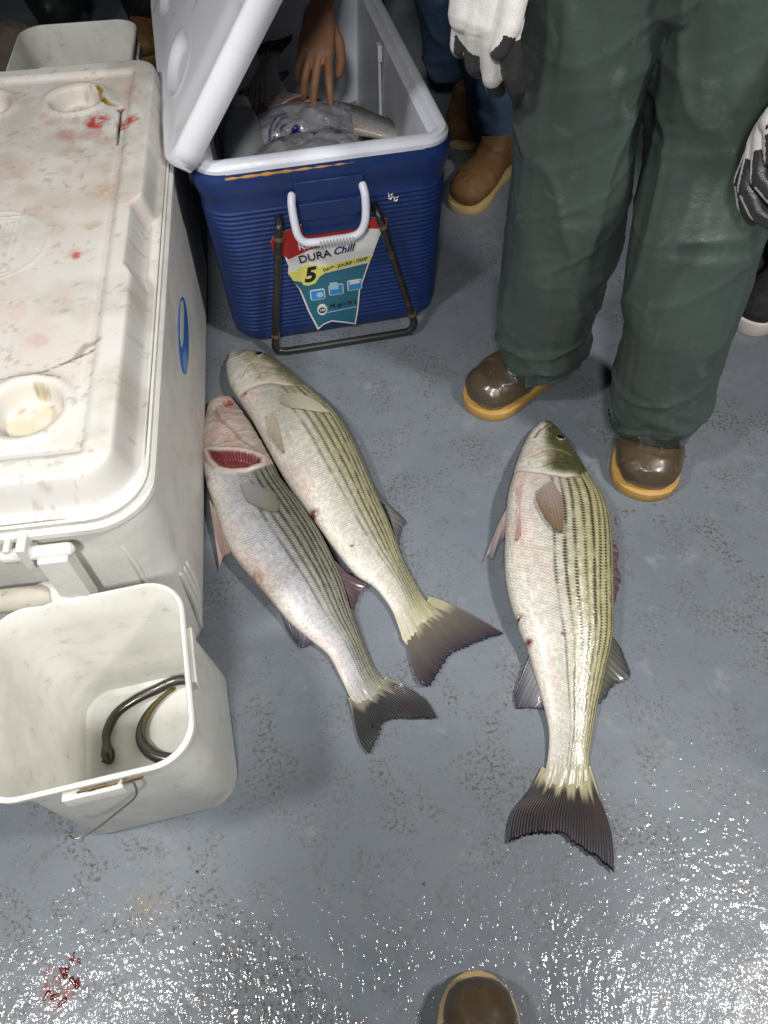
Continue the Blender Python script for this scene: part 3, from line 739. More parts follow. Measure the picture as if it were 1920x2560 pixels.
fin('tail_fin', f2, [(-0.068, 0.486), (-0.035, 0.488), (-0.005, 0.522)],
    [(-0.035, 0.393), (-0.027, 0.406), (-0.017, 0.427), (-0.005, 0.446), (0.043, 0.447), (0.077, 0.446)],
    [(-0.068, 0.486), (-0.058, 0.448), (-0.049, 0.413), (-0.035, 0.393)], [(-0.005, 0.522), (0.029, 0.502), (0.06, 0.477), (0.077, 0.446)],
    zb=.0035, zt=.008, zmid=.009, rays=32, cbase=(.045, .045, .040), ctip=(.018, .020, .021), fingers=(.19, .18, .14), seed=31, power=.6, ragged=.003, hole=(-.028, .438, .0028))
fin('dorsal_fin', f2, [(-0.094, 0.74), (-0.075, 0.69), (-0.062, 0.642)], [(-0.058, 0.709), (-0.034, 0.696), (-0.047, 0.68), (-0.058, 0.644)], zb=.03, zt=.012, rays=10, cbase=(.12, .08, .09), ctip=(.05, .03, .04), seed=32, blotch=.6)
fin('anal_fin', f2, [(-0.196, 0.655), (-0.16, 0.615), (-0.125, 0.586)], [(-0.176, 0.614), (-0.158, 0.588), (-0.149, 0.580), (-0.135, 0.582)], zb=.02, zt=.006, rays=9, cbase=(.12, .12, .15), ctip=(.03, .03, .05), seed=33)
fin('pelvic_fin', f2, [(-0.336, 0.885), (-0.322, 0.862)], [(-0.306, 0.742), (-0.301, 0.768), (-0.288, 0.773)], [(-0.336, 0.885), (-0.318, 0.80), (-0.306, 0.742)], [(-0.322, 0.862), (-.30, .81), (-0.288, 0.773)],
    zb=.03, zt=.008, rays=6, cbase=(.55, .42, .36), ctip=(.40, .28, .26), seed=34, blotch=.1)
fin('pectoral_fin', f2, [(-0.270, 0.892), (-0.262, 0.870)], [(-0.197, 0.852), (-0.194, 0.820), (-0.222, 0.824)], [(-0.270, 0.892), (-0.235, 0.885), (-0.197, 0.852)], [(-0.262, 0.870), (-.25, .845), (-0.222, 0.824)],
    surf=(P2, NT), lift=.0025, zb=.082, zt=.080, zmid=.094, rays=12, cbase=(.30, .30, .30), ctip=(.16, .15, .10), seed=35, blotch=.05)
# ================================================================== WHITE COOLER
a6 = rad(6); WT = Matrix.Translation((-0.300, 0.5605, 0)) @ Matrix.Rotation(a6, 4, 'Z')
WW, WL = .51, 1.14
wc = empty('cooler', (0, 0, 0), 'large closed white cooler with blood stained lid and round cup holders, along the left edge', 'cooler')
def rr_rings(W_, L_, spec, T, n=8, step=.03):
    rings = []
    base = None
    for z, inset, r in spec:
        pts = rr_subdiv(rrect(W_ / 2 - inset, L_ / 2 - inset, max(r - inset * .8, .006), n), step) if False else rrect(W_ / 2 - inset, L_ / 2 - inset, max(r - inset * .8, .006), n)
        rings.append([T @ Vector((x, y, z)) for x, y in pts])
    return rings
WC = WT @ Matrix.Translation((-WW / 2, WL / 2, 0))
spec = [(.004, .040, .06), (.004, .022, .07), (.012, .016, .07), (.03, .0135, .07), (.25, .006, .07), (.405, .002, .07), (.412, -.004, .07), (.416, -.008, .07), (.424, -.008, .07), (.428, -.004, .07), (.428, .02, .07)]
mk('body', loft(rr_rings(WW, WL, spec, WC)), M['white_plastic'], wc)
# three moulded flutes near the lower corner of the long side
parts = []
for k, (y, z0_, z1_) in enumerate(((.055, .03, .20), (.075, .035, .185), (.095, .04, .17))):
    p = [WT @ Vector((-.012 - .004, y, z0_)), WT @ Vector((-.009, y, (z0_ + z1_) / 2)), WT @ Vector((-.008 - .003, y, z1_))]
    parts.append(tube(catmull(p, 6), .005, 10))
mk('corner_flute', merge(parts), M['white_plastic'], wc)
# raised outline on the front end round the handle recess
fl = [(-.05, .36), (-.045, .30), (-.05, .2), (-.07, .12), (-.12, .09), (-.25, .085), (-.40, .09), (-.45, .15), (-.46, .30)]
mk('moulded_edge', tube(catmull([WT @ Vector((x, .010 - (.0 if z > .25 else -.003), z)) for x, z in fl], 6), .0035, 8), M['white_plastic'], wc)

# lid: one moulded sheet with cup holders, ruler strip and emblem, worked out as a height field
lx = np.linspace(-WW - .002, .002, 190); ly = np.linspace(-.002, WL + .002, 424)
X, Y = np.meshgrid(lx, ly)
cx, cy = X + WW / 2, Y - WL / 2
rc = .072
qx, qy = np.abs(cx) - (WW / 2 + .002 - rc), np.abs(cy) - (WL / 2 + .002 - rc)
d = -(np.hypot(np.maximum(qx, 0), np.maximum(qy, 0)) + np.minimum(np.maximum(qx, qy), 0) - rc)
# snap what falls outside the rounded corner back on to it
out = d < 0
ccx, ccy = np.sign(cx) * (WW / 2 + .002 - rc), np.sign(cy) * (WL / 2 + .002 - rc)
vx, vy = cx - ccx, cy - ccy; ln = np.hypot(vx, vy) + 1e-9
X = np.where(out, ccx + vx / ln * rc - WW / 2, X); Y = np.where(out, ccy + vy / ln * rc + WL / 2, Y); d = np.maximum(d, 0)
notch = sst(.41, .45, Y) * (1 - sst(.59, .63, Y)) * (X > -WW / 2)
shoulder = sst(.60, .62, Y) * (X > -WW / 2)
d1 = .016 + .012 * notch
H_ = .438 + .004 * sst(0, .006, d) + (.050) * sst(d1 - .004, d1 + .016 - .006 * shoulder, d) - .008 * sst(.058, .074, d)
H_ -= .0015 * np.exp(-((d - .0795) / .0018) ** 2)
H_ += .0012 * np.exp(-((d - .066) / .0012) ** 2)
cups = [(-.171, .985), (-.148, .155), (-.345, .985), (-.36, .155)]
cup_in = np.zeros(X.shape)
for (x, y) in cups:
    r = np.hypot(X - x, Y - y)
    H_ += .0045 * np.exp(-((r - .058) / .008) ** 2)
    H_ -= .030 * sst(.050, .038, r); cup_in = np.maximum(cup_in, sst(.050, .042, r))
# emblem plate
ex, ey = np.abs(X + .258), np.abs(Y - .525)
rr_ = np.maximum(ex - .043, ey - .075); H_ += .0016 * np.exp(-(rr_ / .0022) ** 2) + .0014 * np.exp(-((rr_ + .009) / .0018) ** 2)
ci_ = np.hypot(X + .258, (Y - .525)); H_ += .0012 * np.exp(-((ci_ - .092) / .002) ** 2)
gr = fbm(X * 300, Y * 300, seed=5, oct=2); H_ += .0003 * (gr - .5) + .0012 * (fbm(X * 14, Y * 14, seed=6) - .5)
n1 = fbm(X * 11, Y * 11, seed=11); n2 = fbm(X * 45, Y * 45, seed=12); n3 = fbm(X * 130, Y * 130, seed=13)
C_ = mix((.60, .585, .55), (.51, .49, .44), sst(.42, .68, n1)); C_ = mix(C_, (.56, .46, .38), .30 * sst(.48, .66, fbm(X * 7, Y * 7, seed=15)) * (d > .06))
C_ = mix(C_, (.55, .36, .30), .18 * sst(.58, .72, fbm(X * 17, Y * 17, seed=16)) * (d > .06) * sst(.2, .5, Y))
C_ = mix(C_, (.28, .22, .15), .4 * sst(.61, .69, n3) * sst(.48, .62, n2)); C_ = mix(C_, (.35, .29, .21), .16 * sst(.56, .68, fbm(X * 26, Y * 60, seed=18)) * sst(.45, .6, n1))
def blot(x, y, r, amt, col=(.40, .05, .035), f=70, seed=0, st=1.):
    global C_
    rr = np.hypot((X - x) / st, Y - y) / r + 1.1 * (fbm(X * f, Y * f, seed=seed + 40) - .5)
    C_ = mix(C_, col, amt * sst(1.0, .25, rr) * sst(.28, .6, fbm(X * f * 2.2, Y * f * 2.2, seed=seed + 50) + .12))
for i, (x, y, r, am) in enumerate([(-.123, .892, .030, .95), (-.128, .880, .016, 1.), (-.064, .868, .024, .95), (-.174, .852, .024, .7), (-.126, .842, .026, .6), (-.160, .832, .02, .5),
        (-.226, .930, .016, .5), (-.205, .905, .022, .55), (-.165, .900, .015, .6), (-.10, .822, .022, .45), (-.071, .783, .02, .55), (-.06, .73, .015, .45), (-.042, .601, .024, .4), (-.052, .62, .015, .35),
        (-.121, .487, .022, .6), (-.116, .48, .01, .8), (-.202, .618, .022, .4), (-.254, .759, .04, .35), (-.063, .997, .03, .35), (-.05, .95, .02, .4), (-.20, .89, .06, .2), (-.08, .93, .01, .8),
        (-.147, .286, .02, .35), (-.24, .245, .012, .6), (-.16, .30, .04, .18), (-.30, .70, .05, .25), (-.22, .44, .04, .2), (-.19, .36, .03, .25), (-.12, .37, .02, .25), (-.185, 1.0, .008, .9), (-.18, .99, .014, .3), (-.168, .182, .007, .8), (-.15, .178, .006, .6), (-.07, .70, .01, .5), (-.09, .77, .012, .5)]):
    blot(x, y, r * 1.1, am * (1. if am > .75 else .5), seed=i)
for (x, y, r, am) in [(-.082, .655, .035, .5), (-.162, .793, .03, .4), (-.10, .56, .02, .3), (-.16, .73, .02, .3)]: blot(x, y, r, am, (.36, .24, .14), seed=int(y * 100))
for pts, wd, am in (([(-.141, .217), (-.117, .229), (-.094, .24), (-.070, .254)], .0035, .9), ([(-.24, .20), (-.19, .214), (-.141, .217), (-.11, .205)], .0022, .8), ([(-.094, .24), (-.081, .267), (-.062, .27)], .008, .55)):
    dd = line_d(X + .004 * (n2 - .5), Y + .006 * (n2 - .5), pts); C_ = mix(C_, (.16, .10, .05), am * sst(wd, wd * .3, dd + .004 * (n3 - .5)) * sst(.3, .55, n3 + .1))
cc2 = np.hypot(X + .148, Y - .155); C_ = mix(C_, (.55, .50, .33), .7 * sst(.044, .03, cc2) * sst(.35, .6, n2 + .1)); C_ = mix(C_, (.26, .20, .08), .7 * sst(.012, .004, np.abs(cc2 - .040)) * sst(.52, .62, n2) * sst(.14, .2, Y))
# ruler ticks
tick = (np.abs(d - .070) < .0024) * (np.mod(Y, .0254) < .0035) * (X > -.1); C_ = mix(C_, (.18, .14, .12), .5 * tick * sst(.3, .5, n2))
# a split in the skin: dark crack and old foam showing
dk = line_d(X, Y, [(-.0825, .937), (-.081, .871), (-.079, .803)]); ck = sst(.0034, .0012, dk + .0022 * sst(.05, .1, np.abs(Y - .89))); C_ = mix(C_, (.008, .006, .005), ck); H_ -= .008 * ck
FO = [(-.138, 1.034), (-.120, 1.018), (-.125, .990), (-.107, .970), (-.088, .945), (-.125, .965), (-.134, .972), (-.131, 1.009)]
fo = poly_sdf(X, Y, FO); fm = sst(-.001, .001, fo); C_ = mix(C_, (.30, .20, .02), fm); C_ = mix(C_, (.12, .08, .01), fm * sst(.45, .6, n3)); H_ -= .004 * fm
FLP = [(-.120, 1.018), (-.098, 1.004), (-.083, .953), (-.105, .968)]; fp = sst(-.001, .001, poly_sdf(X, Y, FLP)); C_ = mix(C_, (.45, .43, .43), fm * 0 + fp * (1 - fm)); H_ += .002 * fp
Pw = np.stack([X, Y, H_], -1).reshape(-1, 3); Rm = np.array(WT)[:3]; Pw = Pw @ Rm[:, :3].T + Rm[:, 3]
ny, nx_ = X.shape; idx = np.arange(nx_ * ny).reshape(ny, nx_)
q = np.stack([idx[:-1, :-1], idx[:-1, 1:], idx[1:, 1:], idx[1:, :-1]], -1).reshape(-1, 4)
A_ = Pw[q]; area = np.linalg.norm(np.cross(A_[:, 2] - A_[:, 0], A_[:, 3] - A_[:, 1]), axis=1); q = q[area > 1e-9]
lid = link('lid', npmesh(Pw, q, C_.reshape(-1, 3)), M['attr_plastic'], wc)
spec = [(.4285, .004, .072), (.4295, -.001, .072), (.437, -.0025, .072), (.4392, .000, .072), (.4392, .006, .072)]
mk('lid_edge', loft(rr_rings(WW, WL, spec, WC)), M['white_plastic'], lid)
T = WT @ Matrix.Translation((-.262, .515, .4842)) @ Matrix.Rotation(rad(-90), 4, 'Z')
link('raised_lettering', text_me('Coleman', .040, T, .0012, bold=.0006), M['greyprint'], lid, smooth=False)
T = WT @ Matrix.Translation((-.229, .583, .4842)) @ Matrix.Rotation(rad(-90), 4, 'Z')
link('raised_lettering', text_me('R', .010, T, .001), M['greyprint'], lid, smooth=False)
mk('raised_lettering', tube([WT @ Vector((-.229 + .010 * math.cos(k / 24 * 2 * math.pi), .583 + .010 * math.sin(k / 24 * 2 * math.pi), .4838)) for k in range(25)], .0011, 6, False), M['greyprint'], lid)

# swing handle on the front end
hd = mk('handle', merge([
    box((-.118, -.026, .350), (.019, .013, .058), .005, WT),
    tube([WT @ Vector((-.175, -.022, .408)), WT @ Vector((-.100, -.022, .408))], .0095, 16),
    tube([WT @ Vector((-.160, -.024, .312)), WT @ Vector((-.130, -.024, .312))], .019, 18)]), M['white_plastic'], wc)
mk('handle_bracket', merge([box((-.150, -.012, .408), (.006, .020, .021), .003, WT), box((-.153, -.006, .372), (.010, .008, .03), .003, WT), box((-.17, -.010, .408), (.004, .016, .016), .003, WT)]), M['white_plastic'], wc)
mk('grip', tube([WT @ Vector((-.42, -.030, .318)), WT @ Vector((-.160, -.030, .318))], .0165, 18),
   plain('dirty grip', (.46, .43, .36), .7, dirt=(.07, .055, .04), dirt_amt=.9, dirt_scale=14, bump=.001, bscale=120), hd)
# oval sticker on the long side
def sidept(y, z, off=0): return WT @ Vector((-.006 + (z - .25) * .02 + off, y, z))
def oval(cy_, cz, ry, rz, off, n=40, rot=0): return [sidept(cy_ + ry * math.cos(2 * math.pi * k / n), cz + rz * math.sin(2 * math.pi * k / n), off) for k in range(n)]
stk = mk('sticker', loft([oval(.543, .256, .094, .043, .0), oval(.543, .256, .094, .043, .0016)]), plain('blue sticker', (.02, .13, .50), .35, dirt=(.1, .3, .6), dirt_amt=.5, dirt_scale=9), wc)
mk('sticker_print', loft([[sidept(y, z, .0016) for y, z in P_] for P_ in ([(.615, .278), (.59, .292), (.55, .291), (.505, .285), (.49, .272), (.52, .262), (.57, .264), (.60, .268)],)] + [[sidept(y, z, .0026) for y, z in [(.615, .278), (.59, .292), (.55, .291), (.505, .285), (.49, .272), (.52, .262), (.57, .264), (.60, .268)]]]),
   plain('pale green print', (.55, .62, .50), .4), stk)
mk('sticker_print', loft([oval(.487, .240, .028, .016, .0016, 20), oval(.487, .240, .028, .016, .0026, 20)]), plain('pale blue print', (.12, .30, .62), .4), stk)

# ================================================================== BLUE COOLER
BT = Matrix.Translation((-0.335, 1.333, 0)) @ Matrix.Rotation(rad(11), 4, 'Z')
BW, BL, BH = .500, .80, .425
BC = BT @ Matrix.Translation((BW / 2, BL / 2, 0))
bc = empty('cooler', (0, 0, 0), 'open blue ribbed cooler with white rim and black tube frame, full of fish', 'cooler')
def bprof(z):
    t = z / BH
    ins = .014 * (1 - t) + (.010 if z < .02 else 0) * (1 - z / .02)
    if .035 < z < .345: ins += -.0022 * (math.cos((z - .035) / .0103 * 2 * math.pi) * -.5 + .5)
    if z > .36: ins -= .006 * min(1, (z - .36) / .03)
    return ins
zs = [.002, .004, .01, .02, .03] + [.035 + .0103 / 6 * k for k in range(int(.31 / .0103 * 6) + 1)] + [.35, .36, .37, .38, .39, .405, .415, .421, .425]
rings = []
for z in zs:
    ins = bprof(z) + (.004 if z > .42 else 0) + (.03 if z < .003 else 0)
    rings.append([BC @ Vector((x, y, z)) for x, y in rrect(BW / 2 - ins, BL / 2 - ins, .060, 10)])
mk('body', loft(rings, True, False), M['blue_plastic'], bc, auto=0)
spec = [(.418, -.001, .058), (.424, -.002, .06), (.432, -.002, .06), (.436, .002, .058), (.4405, .004, .056), (.4425, .009, .052), (.443, .018, .05), (.441, .024, .046), (.434, .028, .044), (.428, .034, .04), (.426, .040, .038), (.35, .044, .036), (.18, .052, .034), (.072, .058, .034), (.062, .066, .03), (.06, .09, .02)]
mk('liner', loft(rr_rings(BW, BL, spec, BC, 10), False, True), M['bright_plastic'], bc)
# drainage groove line down the right inner wall
mk('liner_strip', merge([box((BW - .050, .46, .30), (.003, .005, .11), .002, BT), box((BW - .050, .46, .405), (.005, .012, .018), .003, BT)]), M['bright_plastic'], bc)
# orange grime under the rim at the front
ogr = mk('rim_stain', loft([[BT @ Vector((x, -.0045 + z * 0, zz)) for x, zz in ((.055, .4155), (.12, .4145), (.22, .4165), (.30, .4200), (.30, .4212), (.18, .4225), (.06, .4215))],
    [BT @ Vector((x, -.0075, zz)) for x, zz in ((.055, .4155), (.12, .4145), (.22, .4165), (.30, .4200), (.30, .4212), (.18, .4225), (.06, .4215))]]) if False else
    tube([BT @ Vector((x, -.0045, .4175)) for x in np.linspace(.058, .30, 20)], [max(.0003, .0030 - .0026 * abs(k - 6) / 13 + .0012 * math.sin(k * 2.3)) for k in range(20)], 8), plain('rust grime', (.50, .26, .05), .7, dirt=(.2, .08, .01), dirt_amt=.6, dirt_scale=12), bc)
# handle bracket: stepped blue plate
def bpl(x0, x1, z0_, z1_, y0, y1, bev=.003): return box(((x0 + x1) / 2, (y0 + y1) / 2, (z0_ + z1_) / 2), (abs(x1 - x0) / 2, abs(y1 - y0) / 2, (z1_ - z0_) / 2), bev, BT)
mk('handle_plate', merge([bpl(.183, .318, .352, .394, -.010, .012), bpl(.186, .316, .318, .353, -.018, .012), bpl(.189, .314, .280, .319, -.011, .012)]), M['blue_plastic'], bc)
pth = [(.176, -.010, .370), (.173, -.022, .355), (.174, -.032, .32), (.178, -.036, .298), (.190, -.038, .284), (.215, -.038, .281), (.245, -.038, .281), (.28, -.038, .281), (.298, -.038, .286), (.310, -.036, .300), (.316, -.032, .322), (.318, -.022, .356), (.316, -.010, .372)]
hb = mk('handle', tube(catmull([BT @ Vector(p) for p in pth], 5), .0083, 16), M['bright_plastic'], bc)
mk('grip_ridge', merge([box((.219 + .0066 * k, -.047, .281), (.0013, .0018, .0065), .0008, BT) for k in range(11)]), M['greyprint'], hb)
for x in (.2, .3): pass
# black tube frame
pth = [(.146, .004, .322), (.144, -.018, .318), (.138, -.026, .295), (.118, -.028, .17), (.098, -.031, .045), (.096, -.034, .022), (.108, -.036, .012), (.16, -.037, .010), (.39, -.037, .010), (.408, -.036, .013), (.418, -.034, .028), (.414, -.031, .05), (.38, -.028, .18), (.350, -.026, .29), (.343, -.018, .312), (.340, .004, .318)]
fr_ = mk('tube_frame', tube(catmull([BT @ Vector(p) for p in pth], 6), .0085, 16), M['black_metal'], bc)
for (p0, p1) in (((.1405, -.026, .298), (.138, -.026, .290)), ((.1005, -.031, .060), (.0995, -.031, .052)), ((.4125, -.031, .060), (.4145, -.031, .052)), ((.3505, -.026, .292), (.353, -.026, .284))):
    mk('tube_collar', tube([BT @ Vector(p0), BT @ Vector(p1)], .0098, 16, False), plain('rusty collar', (.12, .075, .03), .6, dirt=(.3, .12, .03), dirt_amt=.6), fr_)
# scuffs
for (x, z, s_) in ((.372, .337, .010), (.383, .330, .008)):
    mk('paint_chip', tube([BT @ Vector((x + a_, -.0045, z + b_ * s_)) for a_, b_ in ((-.004, .7), (-.002, .1), (-.0035, -.4), (.001, -.6), (.004, -.2), (.002, .3), (.005, .5))], [.0008, .002, .0012, .002, .0009, .0016, .0006], 6), M['whiteprint'], bc)

# label on the front: one flat sheet with printed fields
def fpt(x, z, off=0): return BT @ Vector((x, .0145 - (z / BH) * .014 - .0035 - off, z))
def sheet(name, pts, off, mat, parent, th=.0008):
    return mk(name, loft([[fpt(x, z, off) for x, z in pts], [fpt(x, z, off + th) for x, z in pts]]), mat, parent)
LAB = [(.122, .268), (.126, .236), (.146, .232), (.152, .205), (.149, .186), (.168, .140), (.182, .075), (.199, .017), (.214, .030), (.233, .036), (.262, .026), (.289, .016), (.297, .060), (.303, .114), (.323, .174), (.351, .250), (.366, .262), (.366, .285), (.30, .300), (.19, .300), (.13, .282)]
lab = sheet('label', LAB, 0, M['whiteprint'], bc)
def inset(pts, k=.004):
    cx_ = sum(p[0] for p in pts) / len(pts); cz_ = sum(p[1] for p in pts) / len(pts); return [(cx_ + (x - cx_) * (1 - k * 8), cz_ + (z - cz_) * (1 - k * 8)) for x, z in pts]
sheet('label_band', [(.122, .268), (.126, .236), (.146, .232), (.154, .222), (.20, .238), (.26, .250), (.303, .258), (.303, .272), (.366, .262), (.366, .285), (.30, .300), (.19, .300), (.13, .282)], .0009, M['redprint'], lab)
sheet('label_band', [(.304, .2705), (.304, .258), (.298, .2575), (.298, .274), (.352, .264), (.353, .2630)], .0018, M['whiteprint'], lab) if False else None
mteal = plain('teal print', (.025, .13, .19), .4, dirt=(.05, .25, .34), dirt_amt=.7, dirt_scale=16)
sheet('label_band', [(.157, .166), (.172, .139), (.186, .075), (.2015, .025), (.214, .0345), (.233, .041), (.262, .031), (.286, .021), (.293, .060), (.299, .114), (.318, .170), (.322, .183), (.22, .172), (.21, .158), (.186, .156), (.172, .160)], .0009, mteal, lab)
sheet('label_band', [(.1515, .190), (.153, .180), (.160, .166), (.175, .162), (.178, .152), (.19, .148), (.205, .152), (.213, .166), (.23, .176), (.328, .190), (.334, .203), (.215, .192), (.205, .200), (.19, .203), (.176, .199), (.168, .190)], .0018, M['yellowprint'], lab)
def ftext(body, x, z, size, mat, off=.0034, shear=0, bold=0, rot=0, ext=.0003):
    o = fpt(x, z, off); T = Matrix.Translation(o) @ Matrix.Rotation(rad(11), 4, 'Z') @ Matrix.Rotation(rad(91.9), 4, 'X') @ Matrix.Rotation(rad(rot), 4, 'Z')
    return link('label_lettering', text_me(body, size, T, ext, shear, bold), mat, lab, smooth=False)
ftext('Rubbermaid', .235, .2535, .024, M['whiteprint'], bold=.0004, rot=4)
ftext('DURA', .209, .221, .0255, M['blackprint'], off=.0042, bold=.0003, rot=5, ext=.0006)
ftext('Chill', .270, .2270, .024, M['navy'], shear=.35, bold=.0005, rot=5)
ftext('5', .193, .175, .050, M['blackprint'], shear=.25, bold=.002, rot=3)
ftext('DAY³ : JOURS³ : DÍAS³', .273, .1895, .0105, M['blackprint'], bold=.0003, rot=8, off=.003)
ftext('ICE RETENTION', .247, .1735, .0065, M['whiteprint'], rot=6) if False else None
ftext('75 qt / 71 L', .262, .083, .0135, M['blackprint'], shear=.2, bold=.0003, rot=2)
mb1 = plain('azure print', (.03, .26, .62), .4); mb2 = plain('pale azure print', (.35, .55, .72), .4); 
for k, (x, z) in enumerate(((.207, .120), (.249, .126), (.291, .131))):
    s_ = .0165
    sheet('pictogram', [(x + a_ * s_ * 1.0, z + b_ * s_ * .86) for a_, b_ in ((-1, -.8), (-.8, -1), (.8, -1), (1, -.8), (1, .8), (.8, 1), (-.8, 1), (-1, .8))], .0018, M['whiteprint'], lab)
    sheet('pictogram', [(x + a_ * s_ * .86, z + b_ * s_ * .72) for a_, b_ in ((-1, -1), (1, -1), (1, 1), (-1, 1))], .0027, mb1, lab)
    if k == 0: sheet('pictogram', [(x + .005 + .0075 * math.cos(t), z + .0068 * math.sin(t)) for t in np.linspace(0, 2 * math.pi, 16, endpoint=False)], .0036, mb2, lab)
    if k == 1: sheet('pictogram', [(x - .014, z + .003), (x + .006, z + .002), (x + .004, z + .021), (x - .014, z + .022)], .0036, mb2, lab)
    if k == 2: sheet('pictogram', [(x - .012, z + .004), (x + .012, z + .005), (x + .010, z + .013), (x - .010, z + .013)], .0036, M['whiteprint'], lab)
sheet('pictogram', [(.214 + .0115 * math.cos(t), .076 + .016 * math.sin(t)) for t in np.linspace(0, 2 * math.pi, 20, endpoint=False)], .0018, M['whiteprint'], lab)
sheet('pictogram', [(.214 + .0085 * math.cos(t), .075 + .008 * math.sin(t)) for t in np.linspace(0, 2 * math.pi, 20, endpoint=False)], .0027, M['blackprint'], lab)
ftext('130', .214, .076, .009, M['whiteprint'], off=.0044, bold=.0003)
sheet('label_band', [(.225, .066), (.292, .070), (.292, .0685), (.225, .0645)], .0018, mb2, lab)

# the lid: hinged on the left long side and lifted part way, outer face to the camera
PHI = 53
LT = BT @ Matrix.Translation((-.004, 0, .447)) @ Matrix.Rotation(rad(-PHI), 4, 'Y')
LWd = .50
LC = LT @ Matrix.Translation((LWd / 2 - .03, BL / 2 - .004, 0))
lx = np.linspace(-LWd / 2, LWd / 2, 110); ly = np.linspace(-BL / 2, BL / 2, 170); X, Y = np.meshgrid(lx, ly)
rc = .06; qx, qy = np.abs(X) - (LWd / 2 - rc), np.abs(Y) - (BL / 2 - rc)
d = -(np.hypot(np.maximum(qx, 0), np.maximum(qy, 0)) + np.minimum(np.maximum(qx, qy), 0) - rc); out = d < 0
ccx, ccy = np.sign(X) * (LWd / 2 - rc), np.sign(Y) * (BL / 2 - rc); vx, vy = X - ccx, Y - ccy; ln = np.hypot(vx, vy) + 1e-9
X = np.where(out, ccx + vx / ln * rc, X); Y = np.where(out, ccy + vy / ln * rc, Y); d = np.maximum(d, 0)
Zt = .020 + .015 * np.sqrt(np.clip(1 - (1 - np.clip(d / .012, 0, 1)) ** 2, 0, 1)) + .006 * sst(.02, .09, d) + .0012 * (fbm(X * 9, Y * 9, seed=60) - .5)
CC = mix((.76, .77, .83), (.68, .69, .75), fbm(X * 7, Y * 7, seed=61)); CC = mix(CC, (.55, .50, .40), .5 * sst(.60, .75, fbm(X * 18, Y * 11, seed=62)))
CC = mix(CC, (.10, .09, .09), .8 * sst(.965, .985, vnoise(X * 45, Y * 45, seed=63)))
for (px_, py_, rr_) in ((.03, -.22, .0035), (-.01, -.13, .0035), (.05, -.27, .003)):
    CC = mix(CC, (.45, .05, .06), .9 * sst(rr_ * 1.3, rr_ * .5, np.hypot(X - px_, Y - py_)))
r = np.sqrt(((X + .145) / .046) ** 2 + ((Y + .175) / .085) ** 2)
Zt -= .016 * sst(1.05, .75, r); Zt += .002 * np.exp(-((r - 1.12) / .08) ** 2)
r = np.sqrt(((X + .145) / .046) ** 2 + ((Y - .18) / .085) ** 2); Zt -= .016 * sst(1.05, .75, r)
n_ = X.size; ny, nx_ = X.shape; idx = np.arange(n_).reshape(ny, nx_)
top = np.stack([X, Y, Zt], -1).reshape(-1, 3); Zb = .012 * (1 - sst(.012, .03, d)) * -1 + .010 * sst(.012, .03, d); bot = np.stack([X, Y, Zb], -1).reshape(-1, 3)
q = np.stack([idx[:-1, :-1], idx[:-1, 1:], idx[1:, 1:], idx[1:, :-1]], -1).reshape(-1, 4)
loop = np.r_[idx[0, :-1], idx[:-1, -1], idx[-1, :0:-1], idx[:0:-1, 0]]; l2 = np.roll(loop, -1)
Fq = np.r_[q, q[:, ::-1] + n_, np.stack([l2, loop, loop + n_, l2 + n_], -1)]
LR = np.array(LC)[:3]; V_ = np.r_[top, bot] @ LR[:, :3].T + LR[:, 3]
A_ = V_[Fq]; ar = np.linalg.norm(np.cross(A_[:, 2] - A_[:, 0], A_[:, 3] - A_[:, 1]), axis=1); Fq = Fq[ar > 1e-10]
cc = CC.reshape(-1, 3)
blid = link('lid', npmesh(V_, Fq, np.r_[cc, cc]), M['attr_plastic'], bc)
parts = [tube([BT @ Vector((-.006, y0, .443)), BT @ Vector((-.006, y0 + .07, .443))], .007, 12) for y0 in (.10, .36, .62)]
mk('hinge', merge(parts[:1]), M['bright_plastic'], bc); mk('hinge', merge(parts[1:2]), M['bright_plastic'], bc); mk('hinge', merge(parts[2:]), M['bright_plastic'], bc)

# ================================================================== PAILS
def pail(loc, ang, shift, label, group, hz=.32, top=.128, bot=.120, bail=True):
    root = empty('pail', (0, 0, 0), label, 'bucket', group)
    T = Matrix.Translation(loc) @ Matrix.Rotation(rad(ang), 4, 'Z')
    # outer wall up, over the lip, inner wall down
    prof = [(.002, bot - .012), (.004, bot - .004), (.014, bot), (hz - .055, top - .014), (hz - .053, top - .010), (hz - .030, top - .009), (hz - .028, top - .005), (hz - .012, top - .004), (hz - .010, top), (hz - .003, top), (hz, top - .002), (hz, top - .005), (hz - .004, top - .007),
            (hz - .05, top - .016), (.03, bot - .007), (.012, bot - .011), (.006, bot - .022)]
    rings = []
    for z, h in prof:
        t = z / hz; rr = .052 if z > .02 else .05
        ox, oy = shift[0] * (1 - t), shift[1] * (1 - t)
        rings.append([T @ Vector((x + ox, y + oy, z)) for x, y in rrect(h, h, min(rr * h / .13, h), 10)])
    o = mk('wall', loft(rings, True, True), M['bucket'], root, auto=28)
    for sx in (-1, 1):
        pass
    # lugs on the collar and the wire bail hanging in front
    lugs = []
    k_ = 0
    for (lx_, ly_, w_, d_) in ((0, -(top - .002), .035, .006), (top - .002, .02, .006, .04), (-(top - .002), .0, .006, .04), (0, top - .002, .035, .006)):
        mk('lug', box((lx_, ly_, hz - .036), (w_, d_, .012), .003, T), M['bucket'], root)
    if bail:
        p = [(.042, -.120, hz - .045), (.043, -.128, hz - .055), (.036, -.132, hz - .070), (.010, -.136, hz - .092), (-.022, -.142, hz - .115), (-.050, -.146, hz - .125), (-.058, -.142, hz - .115)]
        mk('bail', tube(catmull([T @ Vector(q_) for q_ in p], 6), .0014, 8), M['wire'], root)
    return root, T
